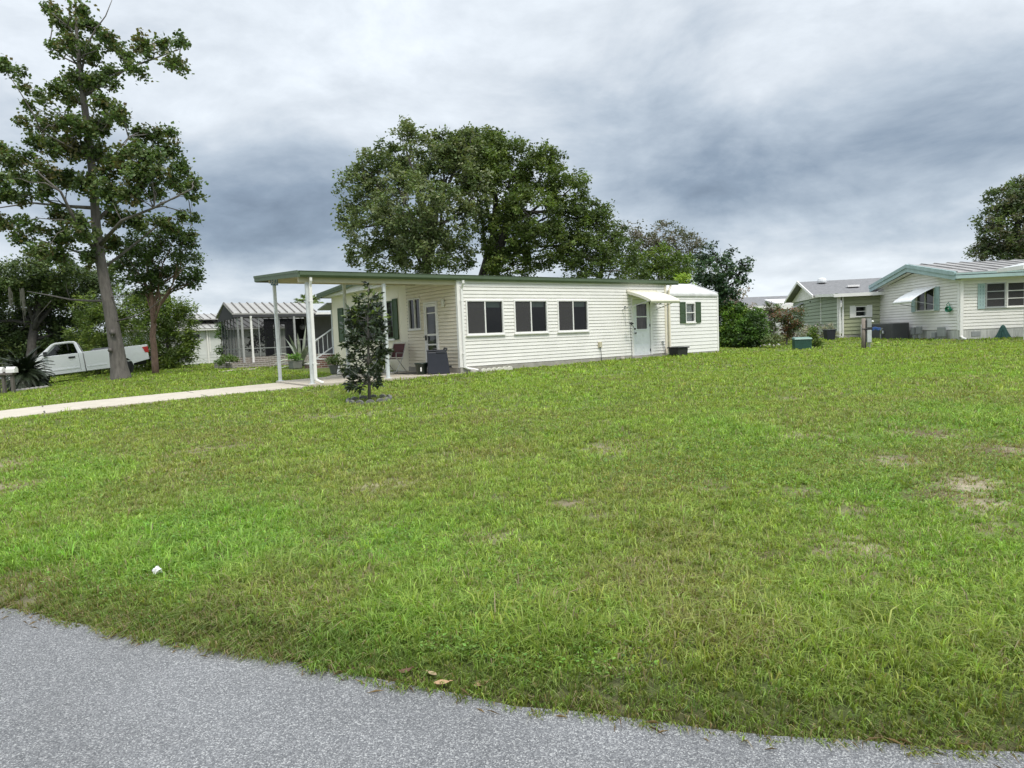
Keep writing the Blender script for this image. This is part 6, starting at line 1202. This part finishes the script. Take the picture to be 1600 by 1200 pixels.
# ------------------------------------------------------------------ litter by the road
def dead_leaf(px, py, rz, L, c, label, curl=.3):
    p = ground_at(px, py); q = MB(); rows = []
    for j in range(7):
        t = j / 6; w_ = L * .26 * math.sin(math.pi * (t * .92 + .04)); z = .006 + curl * L * (t - .5) ** 2; rows += [(L * (t - .5), -w_, z + w_ * .35), (L * (t - .5), 0, z), (L * (t - .5), w_, z + w_ * .45)]
    q.add(rows, [(3 * j + k, 3 * j + k + 1, 3 * j + k + 4, 3 * j + k + 3) for j in range(6) for k in (0, 1)]); q.tube([(L * .5, 0, .01 + curl * L * .25), (L * .72, .01, .01)], .0025, 5)
    o = q.build('dead_leaf', mat('dry leaf', c, .7, .25, 25), None, True); o.location = (p.x, p.y, p.z + .022); o.rotation_euler = (0, 0, rz); tag(o, label, 'leaf')
dead_leaf(633, 1059, .4, .07, (.13, .055, .04), 'reddish brown curled leaf at the grass edge, leftmost of the fallen leaves', .8)
dead_leaf(690, 1077, .1, .075, (.42, .27, .15), 'pale tan leaf lying flat on the asphalt below the grass edge')
dead_leaf(752, 1079, .5, .075, (.48, .33, .18), 'straw-coloured pointed leaf on the asphalt, rightmost of the fallen leaves')
dead_leaf(676, 1062, 2.4, .06, (.34, .26, .15), 'buff leaf caught in the grass between the red leaf and the flat one')
p = ground_at(246, 905); q = MB(); rg_ = np.random.default_rng(63); q.lathe([(.01, 0), (.028, .01), (.03, .03), (.018, .042), (.005, .045)], (0, 0, 0), 9); q.v = [tuple(np.array(v) * (1 + rg_.uniform(-.35, .35))) for v in q.v]
o = q.build('paper_scrap', mat('white paper', (.75, .75, .74), .7)); o.location = (p.x, p.y, p.z + .035); tag(o, 'small crumpled white paper scrap lying in the roadside grass', 'litter')

# ------------------------------------------------------------------ turf: real blades, thinner with distance
def grass():
    rg = np.random.default_rng(71); VV = []; FF = []; CC = []; off = 0
    # y0, y1, tufts per m2, blades per tuft, blade width, height, tuft radius
    bands = [(1.4, 4.6, 1250, 10, .0060, .052, .020), (4.6, 7, 800, 9, .0070, .052, .024), (7, 10.5, 400, 8, .0095, .055, .030), (10.5, 16, 140, 7, .0140, .060, .045), (16, 26, 42, 6, .024, .072, .075), (26, 48, 11, 5, .045, .082, .13)]
    for y0, y1, dens, nb, bw, bh, tr in bands:
        wl, wr = -(.90 * y1 + 1.5), .90 * y1 + 1.5; n_ = int((y1 - y0) * (wr - wl) * dens); x = rg.uniform(wl, wr, n_); y = rg.uniform(y0, y1, n_)
        k = np.abs(x) < .90 * y + 1.5; x = x[k]; y = y[k]
        d = edge_dist(x, y); edge_n = -(vn(x, y, 3.3, 4) - .5) * .10 + (vn(x, y, 16, 2, 4) - .5) * .07; k = d > edge_n - .015; x, y, d = x[k], y[k], d[k]
        s_, t_ = to_st(x, y)
        k = ~((s_ > -17.3) & (s_ < -4.6) & (t_ > -.13) & (t_ < 2.33)) & ~((s_ > -4.6) & (s_ < 10.0) & (t_ > -.10) & (t_ < 3.2)) & ~((s_ > -2.9 + (t_ - 3.2) * .62) & (s_ < 10) & (t_ >= 3.2) & (t_ < 4.8)) & ~((s_ > -1.9) & (s_ < 9) & (t_ >= 4.8) & (t_ < 12.6)) & ~((s_ > 10.4) & (s_ < 13.5) & (t_ > 1) & (t_ < 3.9))
        k &= ~((np.hypot(x + 2.79, y - 13.0) < .40) & (rg.random(len(x)) < .5))
        x, y, d = x[k], y[k], d[k]
        b = bare(x, y); th = vn(x, y, 3.2, 3, 12); kp = rg.random(len(x)) > b * 1.0 + np.clip(.40 - th, 0, .4) * 1.0; x, y, d, b = x[kp], y[kp], d[kp], b[kp]; nt_ = len(x)
        ti = np.repeat(np.arange(nt_), rg.integers(max(3, nb - 3), nb + 4, nt_)); n_ = len(ti)
        tall = np.clip((vn(x, y, 1.3, 3, 8) - .5) * 4, 0, 1) * (y < 9); fr_ = np.clip(1 - np.abs(d - .8) / .65, 0, 1)
        ht = bh * rg.uniform(.65, 1.3, nt_) * (1 + .6 * tall) * (1 + .75 * fr_ * (.4 + vn(x, y, 1.7, 2, 21))) * (1 - .12 * np.clip(1 - d / .3, 0, 1)) * (1 - .40 * b) * np.where(rg.random(nt_) < .05, 1.6, 1)
        a = rg.uniform(0, 2 * math.pi, n_); r_ = np.sqrt(rg.random(n_)) * tr * 1.3; bx = x[ti] + np.cos(a) * r_; by = y[ti] + np.sin(a) * r_
        h = ht[ti] * rg.uniform(.6, 1.25, n_); wd = bw * rg.uniform(.6, 1.35, n_); dd = d[ti]
        lean = rg.uniform(.3, 1.25, n_) + .1 * tall[ti]
        a2 = a + rg.normal(size=n_) * .7; dx, dy = np.cos(a2), np.sin(a2); w0 = .8 * np.clip(1 - dd / .8, 0, 1); dx = dx * (1 - w0 * .6); dy = dy * (1 - w0 * .6) - w0
        z = hz(bx, by) - .006; fa = rg.uniform(0, math.pi, n_); fx, fy = np.cos(fa) * wd / 2, np.sin(fa) * wd / 2
        P0 = np.stack([bx, by, z], 1); P1 = P0 + np.stack([dx * lean * h * .30, dy * lean * h * .30, h * .60], 1); P2 = P0 + np.stack([dx * lean * h, dy * lean * h, h * (1 - .38 * lean)], 1)
        P2[:, 2] = np.maximum(P2[:, 2], z + .012); f3 = np.stack([fx, fy, np.zeros(n_)], 1); V = np.stack([P0 - f3, P0 + f3, P1 + f3 * .85, P1 - f3 * .85, P2], 1)
        i = np.arange(n_)[:, None] * 5 + off; FF.append(np.concatenate([i + [0, 1, 2], i + [0, 2, 3], i + [3, 2, 4]]))
        lu = lush(x, y)[:, None]; t2 = vn(x, y, .8, 3, 17)[:, None]; far = np.clip((y[:, None] - 8) / 10, 0, 1)
        c = BL_mid * (1 - lu) + BL_hi * lu; q = .42 * np.clip((t2 - .45) * 3.5, 0, 1); c = c * (1 - q) + BL_dull * q; c = c * (1 - far) + BL_far * far
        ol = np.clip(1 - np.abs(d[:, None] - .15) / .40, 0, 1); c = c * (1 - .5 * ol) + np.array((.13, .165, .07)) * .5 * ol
        c = c * rg.uniform(.62, 1.38, (nt_, 1)) * (1 + rg.normal(size=(nt_, 3)) * .06); dt = (.05 + .16 * np.clip((t2 - .5) * 3, 0, 1) +   .60 * b[:, None] + .15 * np.clip(1 - d[:, None] / .2, 0, 1))
        dry = (rg.random((n_, 1)) < dt[ti]).astype(float); c = c[ti] * rg.uniform(.75, 1.25, (n_, 1)); c = c * (1 - dry) + np.array((.36, .29, .17)) * rg.uniform(.5, 1.15, (n_, 1)) * dry
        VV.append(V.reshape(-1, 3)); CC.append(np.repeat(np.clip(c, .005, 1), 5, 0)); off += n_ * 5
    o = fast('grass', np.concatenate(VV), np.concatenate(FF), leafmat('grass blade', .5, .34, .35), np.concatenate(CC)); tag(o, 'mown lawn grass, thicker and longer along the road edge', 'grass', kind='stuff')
    print('blades', off // 5)
BL_hi = np.array((.245, .395, .066)); BL_mid = np.array((.275, .365, .072)); BL_dull = np.array((.320, .300, .110)); BL_far = np.array((.255, .350, .052))
grass()
def weeds():
    rg = np.random.default_rng(72); n_ = 230000; y = rg.uniform(2.3, 12, n_); x = rg.uniform(-1, 1, n_) * (.9 * y + 1.5); d = edge_dist(x, y)
    m_ = vn(x, y, .75, 3, 30); k = (d > .25) & (rg.random(n_) < np.clip((m_ - .47) * 5, 0, 1) * (1 - bare(x, y)) * np.clip(1.4 - y / 11, .15, 1)); x, y = x[k], y[k]; n_ = len(x)
    P = np.stack([x, y, hz(x, y) + rg.uniform(.012, .062, n_)], 1); dr = np.stack([rg.normal(size=n_), rg.normal(size=n_), rg.normal(size=n_) * .3 + .1], 1); dr /= np.linalg.norm(dr, axis=1)[:, None]
    V, Fc = leaf_cloud(P, .024, rg, 1.0, .55, .2, dr); c = np.array((.15, .27, .045)) * rg.uniform(.55, 1.4, (n_, 1)) * (1 + rg.normal(size=(n_, 3)) * .07)
    o = fast('weeds', V, Fc, LM, np.repeat(np.clip(c, .005, 1), 4, 0)); tag(o, 'low broad-leaved weeds spread through the near lawn', 'weeds', kind='stuff')
weeds()
def thatch():
    rg = np.random.default_rng(73); n_ = 9000; x = rg.uniform(-5.5, 4.5, n_); y0 = np.interp(-x, -EDGE[::1, 0], EDGE[::1, 1]) if False else None
    y = rg.uniform(1.8, 6.2, n_); d = edge_dist(x, y); k = (np.abs(d + .01) < .07 * rg.random(n_) * 2) & (rg.random(n_) < np.clip((vn(x, y, 2.1, 2, 40) - .35) * 4, .05, 1)); x, y = x[k], y[k]; n_ = len(x)
    P = np.stack([x, y, hz(x, y) + rg.uniform(.014, .03, n_)], 1); a = rg.uniform(0, 6.28, n_); dr = np.stack([np.cos(a), np.sin(a), np.zeros(n_)], 1)
    V, Fc = leaf_cloud(P, .07, rg, 1, .07, .3, dr); c = np.array((.26, .18, .10)) * rg.uniform(.4, 1.3, (n_, 1)); o = fast('thatch', V, Fc, LM, np.repeat(c * np.ones((1, 3)), 4, 0)); tag(o, 'brown dead grass strands along the asphalt edge', 'dead grass', kind='stuff')
thatch()
